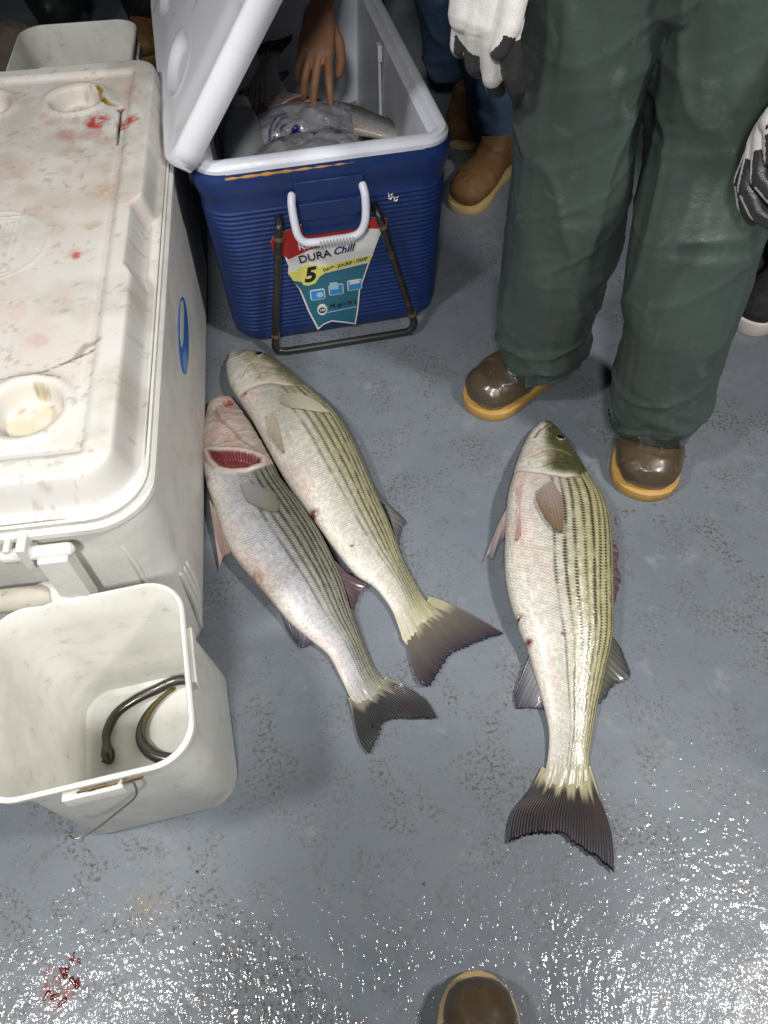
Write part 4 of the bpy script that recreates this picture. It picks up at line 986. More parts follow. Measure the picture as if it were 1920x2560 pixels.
pb, PT = pail((-.377, .388, 0), 12, (.011, .028), 'white square pail in front of the big cooler with a dark eel in its bottom', 'white square pails')
# grime on the front lip of the near pail
parts = []
rnd_ = random.Random(4)
for k in range(16):
    x = -.01 + .07 * rnd_.random(); parts.append(box((x, -.1290, .303 + .006 * rnd_.random()), (.003 + .006 * rnd_.random(), .0008, .0009 + .0012 * rnd_.random()), 0, PT))
mk('grime', merge(parts), plain('brown grime', (.20, .12, .05), .8, dirt=(.05, .03, .02), dirt_amt=.8, dirt_scale=20), pb, auto=0)
pb2, _ = pail((-.735, 2.05, .06), 6, (0, 0), 'white square pail standing behind the far end of the big white cooler', 'white square pails', hz=.30, top=.150, bot=.125, bail=False)
# eel
ee = empty('eel', (0, 0, 0), 'dark olive eel curled in the bottom of the near white pail', 'eel')
pts = [(-.441, .392, .019), (-.449, .415, .017), (-.453, .437, .016), (-.444, .466, .016), (-.418, .487, .018), (-.385, .503, .021), (-.350, .516, .026), (-.318, .516, .024), (-.295, .500, .020), (-.284, .468, .016), (-.287, .435, .016), (-.305, .408, .016),
       (-.338, .390, .016), (-.373, .398, .016), (-.396, .422, .015), (-.399, .450, .014), (-.388, .477, .012), (-.372, .497, .010), (-.362, .505, .009)]
P_ = catmull(pts, 8); n = len(P_); rs = []
for i in range(n):
    t = i / (n - 1); r_ = .0076 + .0034 * math.exp(-((t - .02) / .025) ** 2) - .0012 * math.exp(-((t - .075) / .03) ** 2) + .003 * math.exp(-((t - .6) / .25) ** 2)
    if t > .75: r_ *= 1 - .72 * (t - .75) / .25
    rs.append(r_)
mk('body', tube(P_, rs, 16), M['eel'], ee, auto=0)
fp_ = P_[int(n * .72):]
mk('tail_fin', merge([box((p[0], p[1], p[2] + .004), (.004, .001, .007), .0008) for p in fp_[::2]]) if False else tube([p + np.array([.004, .002, .003]) for p in fp_], [.0035] * len(fp_), 8), plain('eel fin', (.12, .085, .02), .4), ee)
for s_ in (-1, 1): mk('eye', tube([(-.441 + s_ * .006, .386, .026), (-.441 + s_ * .0065, .3855, .0265)], .0018, 8), M['blackprint'], ee)
# ================================================================== INSIDE THE BLUE COOLER
def ice_mat():
    g = G('cloudy ice'); v = g.coord()
    g.p(Base_Color=g.mixc(g.noise(v, 30, 4), (.22, .23, .25), (.38, .39, .41)), Roughness=.16, Coat_Weight=.5, Normal=g.bump(g.noise(v, 45, 4, .6, .6), .004))
    g.p(Transmission_Weight=.25); return g.m
M['ice'] = ice_mat()
M['bag'] = attr_mat('plastic bag of ice', rough=.14, spec=.8, coat=1., coatr=.05, bump=.007, bscale=60)
gx, gy = np.meshgrid(np.linspace(.062, .438, 90), np.linspace(.075, .725, 150))
hz_ = .15 + .05 * fbm(gx * 14, gy * 14, seed=90) + .02 * vnoise(gx * 45, gy * 45, seed=91)
v = np.stack([gx, gy, hz_], -1).reshape(-1, 3); v2 = v.copy(); v2[:, 2] = .07; BR = np.array(BT)[:3]
idx = np.arange(gx.size).reshape(gx.shape); q = np.stack([idx[:-1, :-1], idx[:-1, 1:], idx[1:, 1:], idx[1:, :-1]], -1).reshape(-1, 4)
ice = link('ice', npmesh(v @ BR[:, :3].T + BR[:, 3], q), M['ice']); tag(ice, 'crushed ice filling the bottom of the blue cooler', 'ice', kind='stuff')

def copy_tree(o, parent=None):
    c = o.copy(); COL.objects.link(c); c.parent = parent
    for ch in list(o.children): copy_tree(ch, c)
    return c
FC = Vector((.31, .65, .05)); FC2 = Vector((-.18, .84, .05))
def put_fish(src, loc, rz, pitch, roll, sc, label):
    c = copy_tree(src); c['label'] = label; c['group'] = 'fish packed in the blue cooler'
    p = BT @ Vector(loc)
    c.matrix_world = Matrix.Translation(p) @ Matrix.Rotation(rad(11), 4, 'Z') @ Matrix.Rotation(rad(rz), 4, 'Z') @ Matrix.Rotation(rad(pitch), 4, 'X') @ Matrix.Rotation(rad(roll), 4, 'Y') @ Matrix.Scale(sc, 4) @ Matrix.Translation(-(FC2 if src is f2 else FC))
    return c
put_fish(f3, (.172, .50, .315), 176, -9, 10, .66, 'dark striped fish lying lengthwise in the blue cooler beside the reaching hand')
put_fish(f3, (.255, .46, .175), 4, 0, 0, .68, 'lowest fish in the blue cooler, mostly hidden under the ice bag and the reaching hand')
put_fish(f2, (.345, .40, .325), 28, 3, 0, .60, 'grey fish lying against the right wall inside the blue cooler')

# bag of ice with blue print
bagc = np.array([-.142, 1.675, .265])
def bag_disp(x, y, z): return (.018 * (fbm(x * 16, y * 16, z * 16, seed=95) - .5) + .006 * (vnoise(x * 60, y * 60, z * 60, seed=96) - .5)) * 1.6
me = fuse([seg((-.205, 1.60, .255), (-.085, 1.635, .262), (.080, .090), (.075, .090), side=(0, 1, 0)), seg((-.205, 1.72, .275), (-.10, 1.74, .285), (.085, .080), (.075, .075), side=(0, 1, 0))], .005, 2, bag_disp)
n = len(me.vertices); co = np.empty(n * 3, np.float32); me.vertices.foreach_get('co', co); co = co.reshape(-1, 3)
X, Y, Z = co.T; cl = mix((.20, .205, .22), (.50, .50, .53), fbm(X * 30, Y * 30, Z * 30, seed=97))
pr = np.zeros(n)
for P_ in ([(-.185, 1.668), (-.170, 1.682), (-.155, 1.668), (-.165, 1.640), (-.182, 1.650)], [(-.145, 1.655), (-.12, 1.668), (-.105, 1.640), (-.13, 1.628)], [(-.10, 1.665), (-.075, 1.668), (-.06, 1.635), (-.085, 1.625)]):
    pr = np.maximum(pr, sst(0, .003, poly_sdf(X, Y, P_) + .012 * (vnoise(X * 90, Y * 90, seed=98) - .5)))
for k in range(3): pr = np.maximum(pr, .9 * sst(.0030, .0012, np.abs(np.hypot(X + .17, Y - 1.66) - .035 - .012 * k)) * (X < -.19))
pr *= (Z > bagc[2])
cl = mix(cl, (.012, .012, .16), pr)
a = me.color_attributes.new('Col', 'FLOAT_COLOR', 'POINT'); c4 = np.ones((n, 4), np.float32); c4[:, :3] = cl; a.data.foreach_set('color', c4.ravel())
bag = link('ice_bag', me, M['bag']); tag(bag, 'lumpy grey plastic bag of ice with dark blue printing in the blue cooler', 'ice bag')
# a frozen jug
jr = empty('jug', (0, 0, 0), 'frosted rounded bottle of frozen water in the near left corner of the blue cooler', 'bottle')
p0 = BT @ Vector((.100, .22, .23)); p1 = BT @ Vector((.118, .37, .33))
jm = plain('frosted bottle', (.36, .37, .38), .22, bump=.002, bscale=30, coat=.5)
mk('body', tube([p0, p0.lerp(p1, .3), p0.lerp(p1, .6), p0.lerp(p1, .85), p1], [.050, .053, .052, .048, .036], 28), jm, jr, auto=0)
mk('cap', tube([p1 + (p1 - p0) * .14, p1 + (p1 - p0) * .24], .018, 18), M['bright_plastic'], jr)

# ================================================================== PEOPLE
def footT(toe, ang): return Matrix.Translation((toe[0], toe[1], toe[2] if len(toe) > 2 else 0)) @ Matrix.Rotation(rad(ang), 4, 'Z') @ Matrix.Translation((-.30, 0, 0))
def outline(k=1., wd=1.):
    h = [(0.0, .010), (.006, .026), (.03, .040), (.07, .042), (.12, .041), (.17, .048), (.21, .0535), (.24, .0545), (.262, .050), (.281, .039), (.293, .023), (.298, .006)]
    P_ = [(x, y * wd) for x, y in h] + [(x, -y * wd) for x, y in h[::-1]]
    cxm = .15; return [(cxm + (x - cxm) * (1 + (k - 1) * .4), y * k) for x, y in P_]
def boot(parent, toe, ang, mup, msole, wd=1.12, shaft=.26, name='boot', sole_h=.021, solek=1.0):
    T = footT(toe, ang)
    segs = [seg((.055, 0, .055), (.12, 0, .062), (.040 * wd, .040), (.044 * wd, .045), side=(0, 1, 0)),
            seg((.12, 0, .062), (.20, 0, .052), (.044 * wd, .047), (.0545 * wd, .043), side=(0, 1, 0)),
            seg((.20, 0, .052), (.254, 0, .046), (.0545 * wd, .043), (.0485 * wd, .038), side=(0, 1, 0)),
            seg((.07, 0, .07), (.062, 0, .16), (.045, .050), (.052, .056), side=(0, 1, 0)), seg((.14, 0, .075), (.085, 0, .13), (.042, .035), (.045, .045), side=(0, 1, 0))]
    if shaft > .18: segs.append(seg((.062, 0, .16), (.06, 0, shaft), (.052, .056), (.060, .064), side=(0, 1, 0)))
    for s in segs: s['vf'] = (tf(s['vf'][0], T), s['vf'][1])
    me = fuse(segs, .0045, 4, lambda x, y, z: .003 * (fbm(x * 25, y * 25, z * 25, seed=120) - .5) + .0022 * (1 - np.abs(2 * vnoise(x * 30, y * 30, z * 30, seed=121) - 1)) ** 8)
    n = len(me.vertices); co = np.empty(n * 3, np.float32); me.vertices.foreach_get('co', co); co = co.reshape(-1, 3)
    z0_ = T.translation.z + sole_h - .006; co[:, 2] = np.maximum(co[:, 2], z0_); me.vertices.foreach_set('co', co.ravel()); me.update()
    b = link(name, me, mup, parent)
    z = T.translation.z
    rings = []
    for k, zz in ((.97, .0), (1.0, .003), (1.0, sole_h - .004), (.99, sole_h), (.94, sole_h + .0015)):
        rings.append([(T @ Vector((x, y, 0))).xy[:] + (z + zz,) for x, y in outline(k * solek, wd)])
    rings = [[tuple(p) for p in np.array(resamp(r + [r[0]], 90, False))[:-1]] for r in rings]
    mk('sole', loft(rings), msole, b, auto=50)
    return b

def trousers(parent, legs, hip, mat, seed=0, zhem=(.075, .075), voxel=.007, waist=1.0, wr=.16, fold=1., wet=None):
    segs = []
    for L in legs:
        for (p0, r0), (p1, r1) in zip(L[:-1], L[1:]): segs.append(seg(p0, p1, r0, r1, side=(1, 0, 0)))
    segs.append(seg(hip, (hip[0], hip[1] + .01, waist), (wr, wr * .72), (wr * .95, wr * .68), side=(1, 0, 0)))
    def dsp(x, y, z):
        w_ = fbm(x * 9 + z * 3, y * 9, z * 4, seed=seed, oct=2); w2 = fbm(x * 7 + z * 9, y * 7 - z * 6, z * 10, seed=seed + 3, oct=2)
        r1 = 1 - np.abs(2 * w2 - 1); w3 = fbm(x * 5 - z * 8 + 3, y * 5 + z * 5, z * 6, seed=seed + 13, oct=2); r3 = np.clip(1 - np.abs(w3 - .5) * 14, 0, 1) ** 1.5
        low = 1 - sst(.12, .30, z); n4 = vnoise(x * 11 + z * 3, y * 11 - z * 2, z * 4, seed=seed + 17); r4 = (1 - np.abs(2 * n4 - 1)) ** 7; n5 = vnoise(x * 7 - z * 9, y * 7 + z * 6, z * 9, seed=seed + 19); r5 = (1 - np.abs(2 * n5 - 1)) ** 9
        return fold * (.026 * (w_ - .5) + .016 * (fbm(x * 16 + z * 2, y * 16, z * 2.2, seed=seed + 6, oct=2) - .5) + .005 * (r1 - .6) * (.2 + 1.2 * low) + .0010 * r3 + .0075 * r4 + .0055 * r5 * (.5 + low) + .010 * low * (fbm(x * 14, y * 14, z * 22, seed=seed + 9) - .5))
    me = fuse(segs, voxel, 3, dsp)
    n = len(me.vertices); co = np.empty(n * 3, np.float32); me.vertices.foreach_get('co', co); co = co.reshape(-1, 3)
    hc = np.array([L[0][0] for L in legs]); near = np.argmin(np.hypot(co[:, 0, None] - hc[None, :, 0], co[:, 1, None] - hc[None, :, 1]), axis=1)
    zh = np.array(zhem)[near] + .012 * (fbm(co[:, 0] * 25, co[:, 1] * 25, seed=seed + 20) - .5)
    m = co[:, 2] < zh; co[m, 2] = zh[m]
    me.vertices.foreach_set('co', co.ravel()); me.update()
    if wet is not None:
        nf = len(me.polygons); c = np.empty(nf * 3, np.float32); me.polygons.foreach_get('center', c); c = c.reshape(-1, 3)
        near = np.argmin(np.hypot(c[:, 0, None] - hc[None, :, 0], c[:, 1, None] - hc[None, :, 1]), axis=1)
        me.polygons.foreach_set('material_index', (c[:, 2] < np.array(zhem)[near] + .030).astype(np.int32)); return link('trousers', me, [mat, wet], parent)
    return link('trousers', me, mat, parent)

def hand(T, curls, flip=1, spread=(8, 2, -3, -9), thumb=None, sc=1., fat=1.):
    """local frame: +x to the fingertips, +y thumb side, +z back of the hand"""
    segs = []; f = lambda p: T @ Vector((p[0] * sc, p[1] * sc * flip, p[2] * sc)); R3 = T.to_3x3()
    B_ = lambda v: np.array(R3 @ Vector((v[0], v[1] * flip, v[2])))
    yv = B_((0, 1, 0)); zb = B_((0, 0, 1))
    for y0, y1, w0 in ((.022, .028, .0150), (.006, .009, .0150), (-.010, -.010, .0145), (-.024, -.026, .013)):
        s = seg(f((.004, y0 * .8, 0)), f((.088 - abs(y1 - .008) * .25, y1, 0)), (.015 * sc * fat, .0135 * sc * fat), (.0135 * sc * fat, .0125 * sc * fat), side=yv, back=zb); s['part'] = 'palm'; segs.append(s)
    s = seg(f((.012, .002, .002)), f((.084, .002, .001)), (.032 * sc, .0125 * sc * fat), (.036 * sc, .0115 * sc * fat), side=yv, back=zb); s['part'] = 'palm'; segs.append(s)
    bases = [(.092, .030), (.097, .009), (.092, -.011), (.082, -.028)]
    lens = [(.044, .026, .020), (.049, .030, .021), (.045, .028, .020), (.035, .020, .018)]
    rr = [(.0098, .0092, .0085, .0072), (.0100, .0094, .0086, .0073), (.0095, .0089, .0081, .0070), (.0085, .0079, .0073, .0063)]
    for k in range(4):
        p = np.array([bases[k][0], bases[k][1], 0]); a = 0; sp = rad(spread[k])
        for j in range(3):
            a += rad(curls[k][j]); dv = np.array([math.cos(a) * math.cos(sp), math.cos(a) * math.sin(sp), -math.sin(a)]); bk = np.array([math.sin(a), 0, math.cos(a)])
            q_ = p + dv * lens[k][j]
            s = seg(f(p), f(q_), rr[k][j] * sc * fat, rr[k][j + 1] * sc * fat, side=yv, back=B_(bk)); s['part'] = 'finger%d' % k; s['j'] = j; segs.append(s); p = q_
    th = thumb or [(.018, .022, -.006), (.048, .046, -.016), (.076, .058, -.022), (.100, .062, -.026)]
    rt = (.0150, .0125, .0108, .0085)
    for j in range(3):
        s = seg(f(th[j]), f(th[j + 1]), rt[j] * sc * fat, rt[j + 1] * sc * fat, side=zb, back=B_((0, .6, .8))); s['part'] = 'thumb'; s['j'] = j; segs.append(s)
    return segs

def frame(o, x, z, flip=1):
    x = Vector(x).normalized(); z = Vector(z); z = (z - x * z.dot(x)).normalized(); y = z.cross(x)
    m = Matrix((x, y, z)).transposed().to_4x4(); return Matrix.Translation(o) @ m

def glove(parent, T, curls, flip, rule, thumb=None, spread=(8, 2, -3, -9), cuff=None):
    segs = hand(T, curls, flip, spread, thumb, sc=1.14, fat=1.34)
    w0 = T @ Vector((.01, 0, 0)); w1 = T @ Vector((-.07, 0, .004))
    zb = np.array(T.to_3x3() @ Vector((0, 0, 1))); yv = np.array(T.to_3x3() @ Vector((0, 1, 0)))
    s = seg(w0, w1, (.031, .021), (.036, .027), side=yv, back=zb); s['part'] = 'cuff'; segs.append(s)
    me = fuse(segs, .0019, 5, lambda x, y, z: .0014 * (fbm(x * 45, y * 45, z * 45, seed=131) - .5))
    n = len(me.polygons); c = np.empty(n * 3, np.float32); me.polygons.foreach_get('center', c); c = c.reshape(-1, 3)
    no = np.empty(n * 3, np.float32); me.polygons.foreach_get('normal', no); no = no.reshape(-1, 3)
    best = np.full(n, 1e9); wi = np.zeros(n, int)
    for i, s in enumerate(segs):
        e = s['p1'] - s['p0']; t = np.clip(((c - s['p0']) @ e) / (e @ e), 0, 1); dd = np.linalg.norm(c - s['p0'] - t[:, None] * e, axis=1) - s['r']
        m = dd < best; best[m] = dd[m]; wi[m] = i
    mi = np.zeros(n, np.int32)
    for i, s in enumerate(segs):
        m = wi == i; mi[m] = rule(s, no[m], c[m], yv * flip)
    me.polygons.foreach_set('material_index', mi)
    return link('glove', me, [M['knit'], M['nitrile']], parent)

def torso(parent, hip, chest, neck, head, armL, armR, jacket, skin=True, hair=M['hair'], hands=(), face=(0, -1, 0), extra=None, voxel=.005, sleeve=(1., 1.)):
    hip, chest, neck, head = [np.array(p, float) for p in (hip, chest, neck, head)]
    fz = np.array(face, float); fz /= np.linalg.norm(fz); sd = np.cross(fz, [0, 0, 1.]); sd /= np.linalg.norm(sd); up = np.cross(sd, fz)
    segs = [seg(neck - (neck - chest) * .3, neck + (head - neck) * .6, .052, .05), seg(hip, chest, (.13, .09), (.15, .10), side=sd),
            seg(head - up * .03, head + up * .045, (.070, .088), (.076, .095), side=sd),
            seg(head - up * .075 + fz * .025, head - up * .04 + fz * .03, (.045, .045), (.055, .05), side=sd),
            seg(head + up * .012 + fz * .088, head - up * .022 + fz * .108, .010, .014),
            seg(head - up * .058 + fz * .085 - sd * .015, head - up * .058 + fz * .085 + sd * .015, .009, .009)]
    for s_ in (-1, 1):
        segs.append(seg(head + sd * s_ * .074 - up * .02, head + sd * s_ * .080 + up * .02, (.008, .016), (.008, .018), side=sd))
        segs.append(seg(head + sd * s_ * .02 + up * .025 + fz * .09, head + sd * s_ * .045 + up * .022 + fz * .083, .008, .008))
    for A_ in (armL, armR):
        sh, el, wr_ = [np.array(p, float) for p in A_]
        segs += [seg(chest + (sh - chest) * .5, sh, .07, .05), seg(sh, el, .045, .038), seg(el, el + (wr_ - el) * .5, (.038, .036), (.034, .031)), seg(el + (wr_ - el) * .5, wr_, (.034, .031), (.026, .020))]
    for h in hands: segs += h
    me = fuse(segs, voxel, 2)
    body = link('body', me, M['skin'], parent)
    for s_ in (-1, 1):
        e = head + sd * s_ * .031 + up * .006 + fz * .082
        mk('eye', tube([e, e + fz * .004], .010, 14), M['whiteprint'], body); 
    hs = fuse([seg(head + up * .03 - fz * .018, head + up * .055 - fz * .012, (.084, .100), (.078, .092), side=sd)], .005, 2, lambda x, y, z: .006 * (fbm(x * 60, y * 60, z * 30, seed=7) - .5))
    link('hair', hs, hair, parent)
    js = [seg(hip, chest, (.165, .125), (.18, .13), side=sd), seg(chest, neck - (neck - chest) * .25, (.17, .12), (.085, .08), side=sd)]
    for A_, sl in zip((armL, armR), sleeve):
        sh, el, wr_ = [np.array(p, float) for p in A_]
        js += [seg(chest + (sh - chest) * .5, sh, .10, .075), seg(sh, el, .070, .060)]
        if sl > 0: js.append(seg(el, el + (wr_ - el) * sl, .058, .046))
    jm = fuse(js, .008, 3, lambda x, y, z: .012 * (fbm(x * 8 + z * 4, y * 8, z * 12, seed=int(abs(hip[0]) * 99)) - .5))
    link('jacket', jm, jacket, parent)
    return body

# --- the angler in green oilskins
pa = empty('person', (0, 0, 0), 'person in wet green oilskin trousers, brown boots and white and grey gloves', 'person')
legs = [[((.338, 1.205, .105), (.090, .092)), ((.330, 1.19, .20), (.096, .098)), ((.327, 1.16, .36), (.098, .095)), ((.322, 1.145, .50), (.092, .098)), ((.312, 1.165, .64), (.086, .11)), ((.312, 1.17, .82), (.105, .12))],
        [((.533, 1.018, .105), (.082, .088)), ((.530, 1.02, .18), (.087, .092)), ((.520, 1.03, .33), (.096, .095)), ((.512, 1.05, .47), (.104, .10)), ((.522, 1.12, .61), (.101, .115)), ((.490, 1.15, .80), (.115, .125))]]
tr = trousers(pa, legs, (.40, 1.17, .84), M['oilskin'], seed=41, zhem=(.076, .090), voxel=.005, waist=1.02, wr=.17, wet=M['oilskin_wet'])
# turned, glossy hems
def hem(parent, c, r, z, tilt, seed):
    pts = []
    for k in range(61):
        a = 2 * math.pi * k / 60; rr = 1 + .05 * math.sin(3 * a + seed) + .03 * math.sin(7 * a + seed * 2)
        pts.append((c[0] + r[0] * rr * math.cos(a), c[1] + r[1] * rr * math.sin(a), z + tilt[0] * math.cos(a) + tilt[1] * math.sin(a) + .006 * math.sin(5 * a + seed)))
    rings = []
    for dz, dr in ((-.012, -.004), (-.016, .002), (-.010, .0075), (.004, .008), (.014, .004), (.018, -.004)):
        rings.append([(p[0] + (p[0] - c[0]) / max(r) * dr, p[1] + (p[1] - c[1]) / max(r) * dr, p[2] + dz * (1 + .3 * math.sin(4 * i * .1047 + seed))) for i, p in enumerate(pts[:-1])])
    mk('hem', loft(rings, False, False), M['oilskin_wet'], parent, auto=0)
0 and hem(tr, (.338, 1.200), (.086, .090), .074, (0, .006), 1.0)
0 and hem(tr, (.535, 1.008), (.078, .085), .080, (.0, .008), 2.6)
# side seam and knee patch edge
0 and mk('seam', tube(catmull([(.430, 1.135, .50), (.432, 1.12, .36), (.420, 1.105, .28), (.428, 1.12, .20), (.424, 1.13, .13)], 6), .0018, 6), M['oilskin_wet'], tr)
boot(pa, (.188, 1.118), 216, M['rubber'], M['sole'], wd=1.16)
boot(pa, (.506, .870), 258, M['rubber'], M['sole'], wd=1.22)
GR_T = frame((.152, 1.105, .862), (-.02, -.12, -1), (-.35, -.93, 0))
GL_T = frame((.562, .975, .765), (-.60, -.28, -.75), (-.60, .55, .35))
cr = [(14, 22, 15), (20, 28, 18), (26, 34, 20), (24, 36, 22)]
def rule_r(s, no, c, yv):
    b = no @ s['back']; y = no @ yv
    if s['part'] in ('palm', 'cuff'): return np.where(b > .1, 0, 1)
    if s['part'] == 'thumb': return np.where((b > .2) & (s['j'] < 2), 0, 1)
    if s['part'] == 'finger3': return np.where((y < -.35) & (s['j'] < 2), 0, 1)
    return np.where((b > .2) & (s['j'] == 0) & (s['part'] == 'finger1'), 0, 1)
def rule_l(s, no, c, yv):
    b = no @ s['back']
    if s['part'] in ('palm', 'cuff'): return np.where(b > .25, 0, 1)
    return np.where((b > .86) & (s.get('j', 0) < 2), 0, 1)
glove(pa, GR_T, cr, 1, rule_r, thumb=[(.018, .020, -.004), (.048, .032, .004), (.080, .030, .010), (.106, .022, .012)])
glove(pa, GL_T, [(22, 28, 20), (32, 35, 25), (40, 40, 25), (45, 40, 25)], -1, rule_l)
torso(pa, (.40, 1.17, .95), (.40, 1.19, 1.36), (.40, 1.19, 1.52), (.40, 1.15, 1.66), ((.205, 1.2, 1.42), (.165, 1.18, 1.13), tuple(GR_T @ Vector((-.02, 0, 0)))), ((.60, 1.2, 1.42), (.665, 1.14, 1.13), tuple(GL_T @ Vector((-.02, 0, 0)))), M['oilskin'], voxel=.006)

# --- the angler in jeans behind the blue cooler
pj = empty('person', (0, 0, 0), 'person in blue jeans and tan leather boots behind the blue cooler', 'person')
trousers(pj, [[((.345, 2.055, .13), (.062, .068)), ((.325, 2.06, .26), (.085, .09)), ((.295, 2.08, .45), (.105, .10)), ((.29, 2.17, .85), (.10, .11))],
              [((.225, 2.36, .16), (.060, .066)), ((.205, 2.33, .30), (.072, .08)), ((.180, 2.28, .45), (.085, .09)), ((.14, 2.25, .85), (.10, .11))]], (.21, 2.22, .88), M['jeans'], seed=52, zhem=(.095, .13), voxel=.009, waist=1.0)
boot(pj, (.222, 1.850), 236, M['suede'], M['sole_pale'], wd=1.05, shaft=.17, sole_h=.018)
boot(pj, (.262, 2.17), 262, M['suede'], M['sole_pale'], wd=1.05, shaft=.17, sole_h=.018)
hT = [frame((.46, 2.2, .86), (0, -.2, -1), (1, 0, 0)), frame((-.05, 2.2, .86), (0, -.2, -1), (-1, 0, 0))]
c0 = [(15, 25, 15)] * 4
torso(pj, (.215, 2.22, .95), (.215, 2.24, 1.36), (.215, 2.24, 1.52), (.215, 2.20, 1.66), ((.02, 2.25, 1.42), (-.05, 2.27, 1.13), (-.05, 2.2, .88)), ((.41, 2.25, 1.42), (.47, 2.27, 1.13), (.46, 2.2, .88)), M['darkcloth'], hands=[hand(hT[0], c0, -1), hand(hT[1], c0, 1)], voxel=.007)

# --- the one reaching into the cooler with a bare hand
pc = empty('person', (0, 0, 0), 'person bending down behind the blue cooler, bare hand reaching on to the ice bag', 'person')
HT = frame((-.108, 1.885, .488), (-.16, -.66, -.62), (-.05, -.66, .74))
hs = hand(HT, [(-4, 22, 12), (12, 24, 14), (22, 30, 16), (30, 32, 18)], 1, spread=(10, -4, -10, -18), thumb=[(.018, .020, -.006), (.048, .044, -.026), (.074, .050, -.044), (.098, .046, -.058)], sc=1.04)
ho = [hand(frame((-.32, 2.33, .60), (0, -.6, -.8), (-.4, -.6, .5)), c0, -1)]
trousers(pc, [[((-.02, 2.62, .13), (.06, .07)), ((-.02, 2.56, .42), (.08, .085)), ((-.03, 2.72, .78), (.10, .11))], [((-.26, 2.66, .13), (.06, .07)), ((-.26, 2.60, .42), (.08, .085)), ((-.23, 2.73, .78), (.10, .11))]], (-.13, 2.76, .82), M['darkgreen'], seed=61, voxel=.009, waist=.93)
torso(pc, (-.13, 2.74, .90), (-.12, 2.50, 1.18), (-.12, 2.40, 1.28), (-.12, 2.28, 1.36), ((.06, 2.42, 1.18), (.02, 2.22, .86), tuple(HT @ Vector((-.004, 0, 0)))), ((-.31, 2.46, 1.16), (-.36, 2.50, .85), (-.32, 2.34, .62)), M['darkcloth'], hands=[hs] + ho, voxel=.0030, face=(0, -.8, -.6), sleeve=(.12, .9))
boot(pc, (-.02, 2.40), 270, M['rubber'], M['sole_pale']); boot(pc, (-.27, 2.43), 270, M['rubber'], M['sole_pale'])

# --- someone at the right edge in black canvas shoes
pd = empty('person', (0, 0, 0), 'person in black trousers and black canvas shoe with white rubber sole, behind the green oilskins', 'person')
def shoe(parent, toe, ang):
    b = boot(parent, toe, ang, M['black_canvas'], M['shoe_rubber'], wd=1.0, shaft=.1, sole_h=.034, name='shoe'); return b
shoe(pd, (.835, 1.345), 225); shoe(pd, (1.07, 1.42), 240)
trousers(pd, [[((1.00, 1.525, .11), (.070, .075)), ((1.01, 1.53, .40), (.085, .09)), ((1.05, 1.58, .85), (.10, .11))], [((1.18, 1.62, .11), (.070, .075)), ((1.19, 1.62, .40), (.085, .09)), ((1.19, 1.62, .85), (.10, .11))]], (1.12, 1.61, .88), M['darkcloth'], seed=71, voxel=.01, waist=1.0)
hT = [frame((1.38, 1.6, .86), (0, -.2, -1), (1, 0, 0)), frame((.86, 1.6, .86), (0, -.2, -1), (-1, 0, 0))]
torso(pd, (1.12, 1.61, .95), (1.12, 1.63, 1.36), (1.12, 1.63, 1.52), (1.12, 1.60, 1.66), ((.92, 1.65, 1.42), (.86, 1.66, 1.13), (.86, 1.6, .88)), ((1.32, 1.65, 1.42), (1.38, 1.66, 1.13), (1.38, 1.6, .88)), M['darkcloth'], hands=[hand(hT[0], c0, -1), hand(hT[1], c0, 1)], voxel=.007)

# --- someone in dark waders beyond the white cooler
pe = empty('person', (0, 0, 0), 'person in dark waders in the gloom beyond the white cooler, top left', 'person')
trousers(pe, [[((-1.06, 2.93, .13), (.085, .09)), ((-1.07, 2.93, .42), (.09, .095)), ((-1.0, 2.97, .85), (.10, .11))], [((-.76, 2.98, .13), (.085, .09)), ((-.77, 2.98, .42), (.09, .095)), ((-.82, 2.99, .85), (.10, .11))]], (-.91, 2.98, .88), M['darkgreen'], seed=81, voxel=.01, waist=1.0)
boot(pe, (-1.08, 2.72), 262, M['suede'], M['sole_pale']); boot(pe, (-.77, 2.77), 275, M['suede'], M['sole_pale'])
hT = [frame((-.65, 2.95, .86), (0, -.2, -1), (1, 0, 0)), frame((-1.17, 2.95, .86), (0, -.2, -1), (-1, 0, 0))]
torso(pe, (-.91, 2.98, .95), (-.91, 3.0, 1.36), (-.91, 3.0, 1.52), (-.91, 2.96, 1.66), ((-1.11, 3.0, 1.42), (-1.17, 3.02, 1.13), (-1.17, 2.95, .88)), ((-.71, 3.0, 1.42), (-.65, 3.02, 1.13), (-.65, 2.95, .88)), M['darkgreen'], hands=[hand(hT[0], c0, -1), hand(hT[1], c0, 1)], voxel=.007)

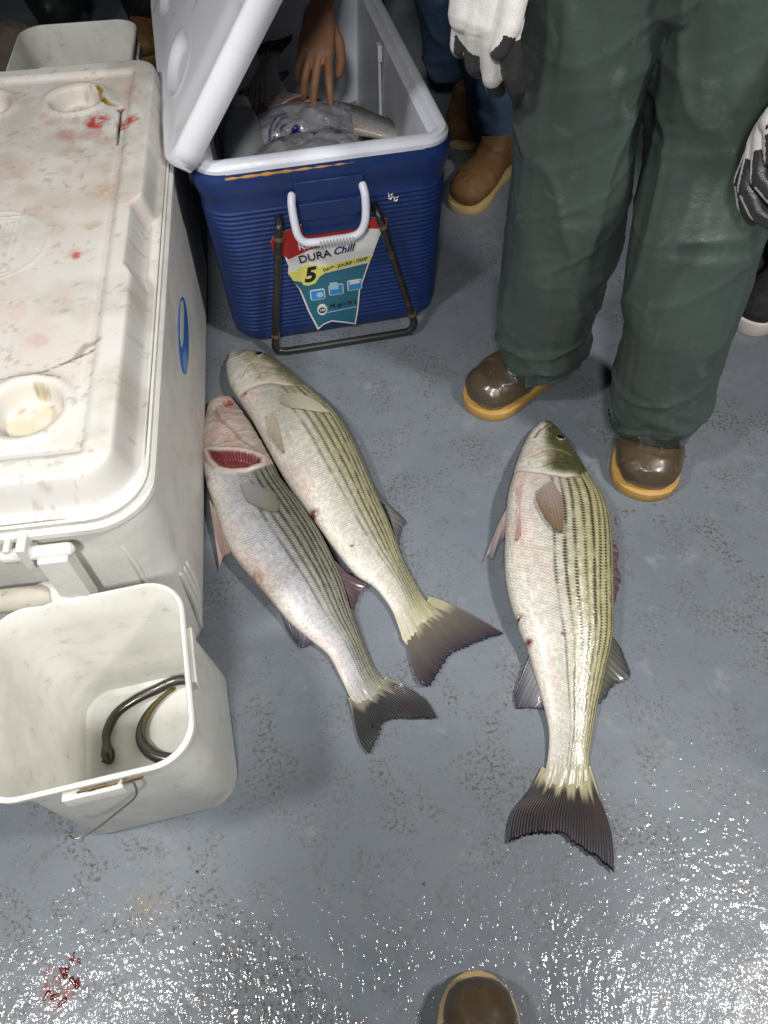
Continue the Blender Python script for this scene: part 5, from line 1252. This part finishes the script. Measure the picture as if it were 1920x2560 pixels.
# --- the photographer's own boot at the bottom edge
pf = empty('person', (0, 0, 0), 'person taking the photo, brown boot toe with tan rim at the bottom edge', 'person')
boot(pf, (.105, .094), 88, M['rubber'], M['sole_pale'], wd=.95, solek=1.05); boot(pf, (-.20, -.12), 95, M['rubber'], M['sole_pale'], wd=1.08)
trousers(pf, [[((.105, -.13, .16), (.078, .082)), ((.10, -.15, .42), (.085, .09)), ((.06, -.22, .78), (.10, .11))], [((-.18, -.36, .16), (.078, .082)), ((-.17, -.36, .42), (.085, .09)), ((-.12, -.30, .78), (.10, .11))]], (-.03, -.27, .80), M['darkgreen'], seed=91, zhem=(.12, .12), voxel=.01, waist=.90)

# ================================================================== SMALL THINGS
sk = fuse([seg((-1.10, 2.36, .10), (-.98, 2.42, .12), .11, .12), seg((-1.06, 2.40, .16), (-1.02, 2.42, .22), .09, .06)], .006, 2, lambda x, y, z: .04 * (fbm(x * 14, y * 14, z * 14, seed=140) - .5))
s_ = link('sack', sk, M['sack']); tag(s_, 'small muddy brown sack beside the far white pail, top left', 'sack')
# clots of blood on the deck, lower left
bl = plain('blood', (.11, .008, .008), .15, coat=.8, bump=.001, bscale=200)
def clot(x, y, r, k, label):
    rg = random.Random(k); segs = []
    for i in range(7):
        a = rg.random() * 6.28; d_ = r * (.2 + .8 * rg.random()); b = rg.random() * 6.28
        p = (x + d_ * math.cos(a), y + d_ * math.sin(a), .0008); segs.append(seg(p, (p[0] + r * .5 * math.cos(b), p[1] + r * .5 * math.sin(b), .0008), (r * .16, .0018), (r * .09, .0012), side=(math.sin(b), -math.cos(b), 0)))
    me = fuse(segs, .0009, 1); o = link('blood_clot', me, bl); tag(o, label, 'blood', 'blood clots on the deck')
clot(-.452, .088, .022, 3, 'larger ragged dark blood clot on the wet deck at the lower left')
clot(-.444, .122, .009, 5, 'small round blood clot just above the larger ragged one, lower left')
clot(-.286, .230, .0035, 6, 'tiny dark red blood drop on the deck below the white pail')
clot(-.280, .137, .003, 7, 'tiny blood drop in the wet glare, near the bottom of the deck')
clot(.042, .203, .003, 8, 'tiny blood drop on the deck between the pale tail fins and the bottom boot')
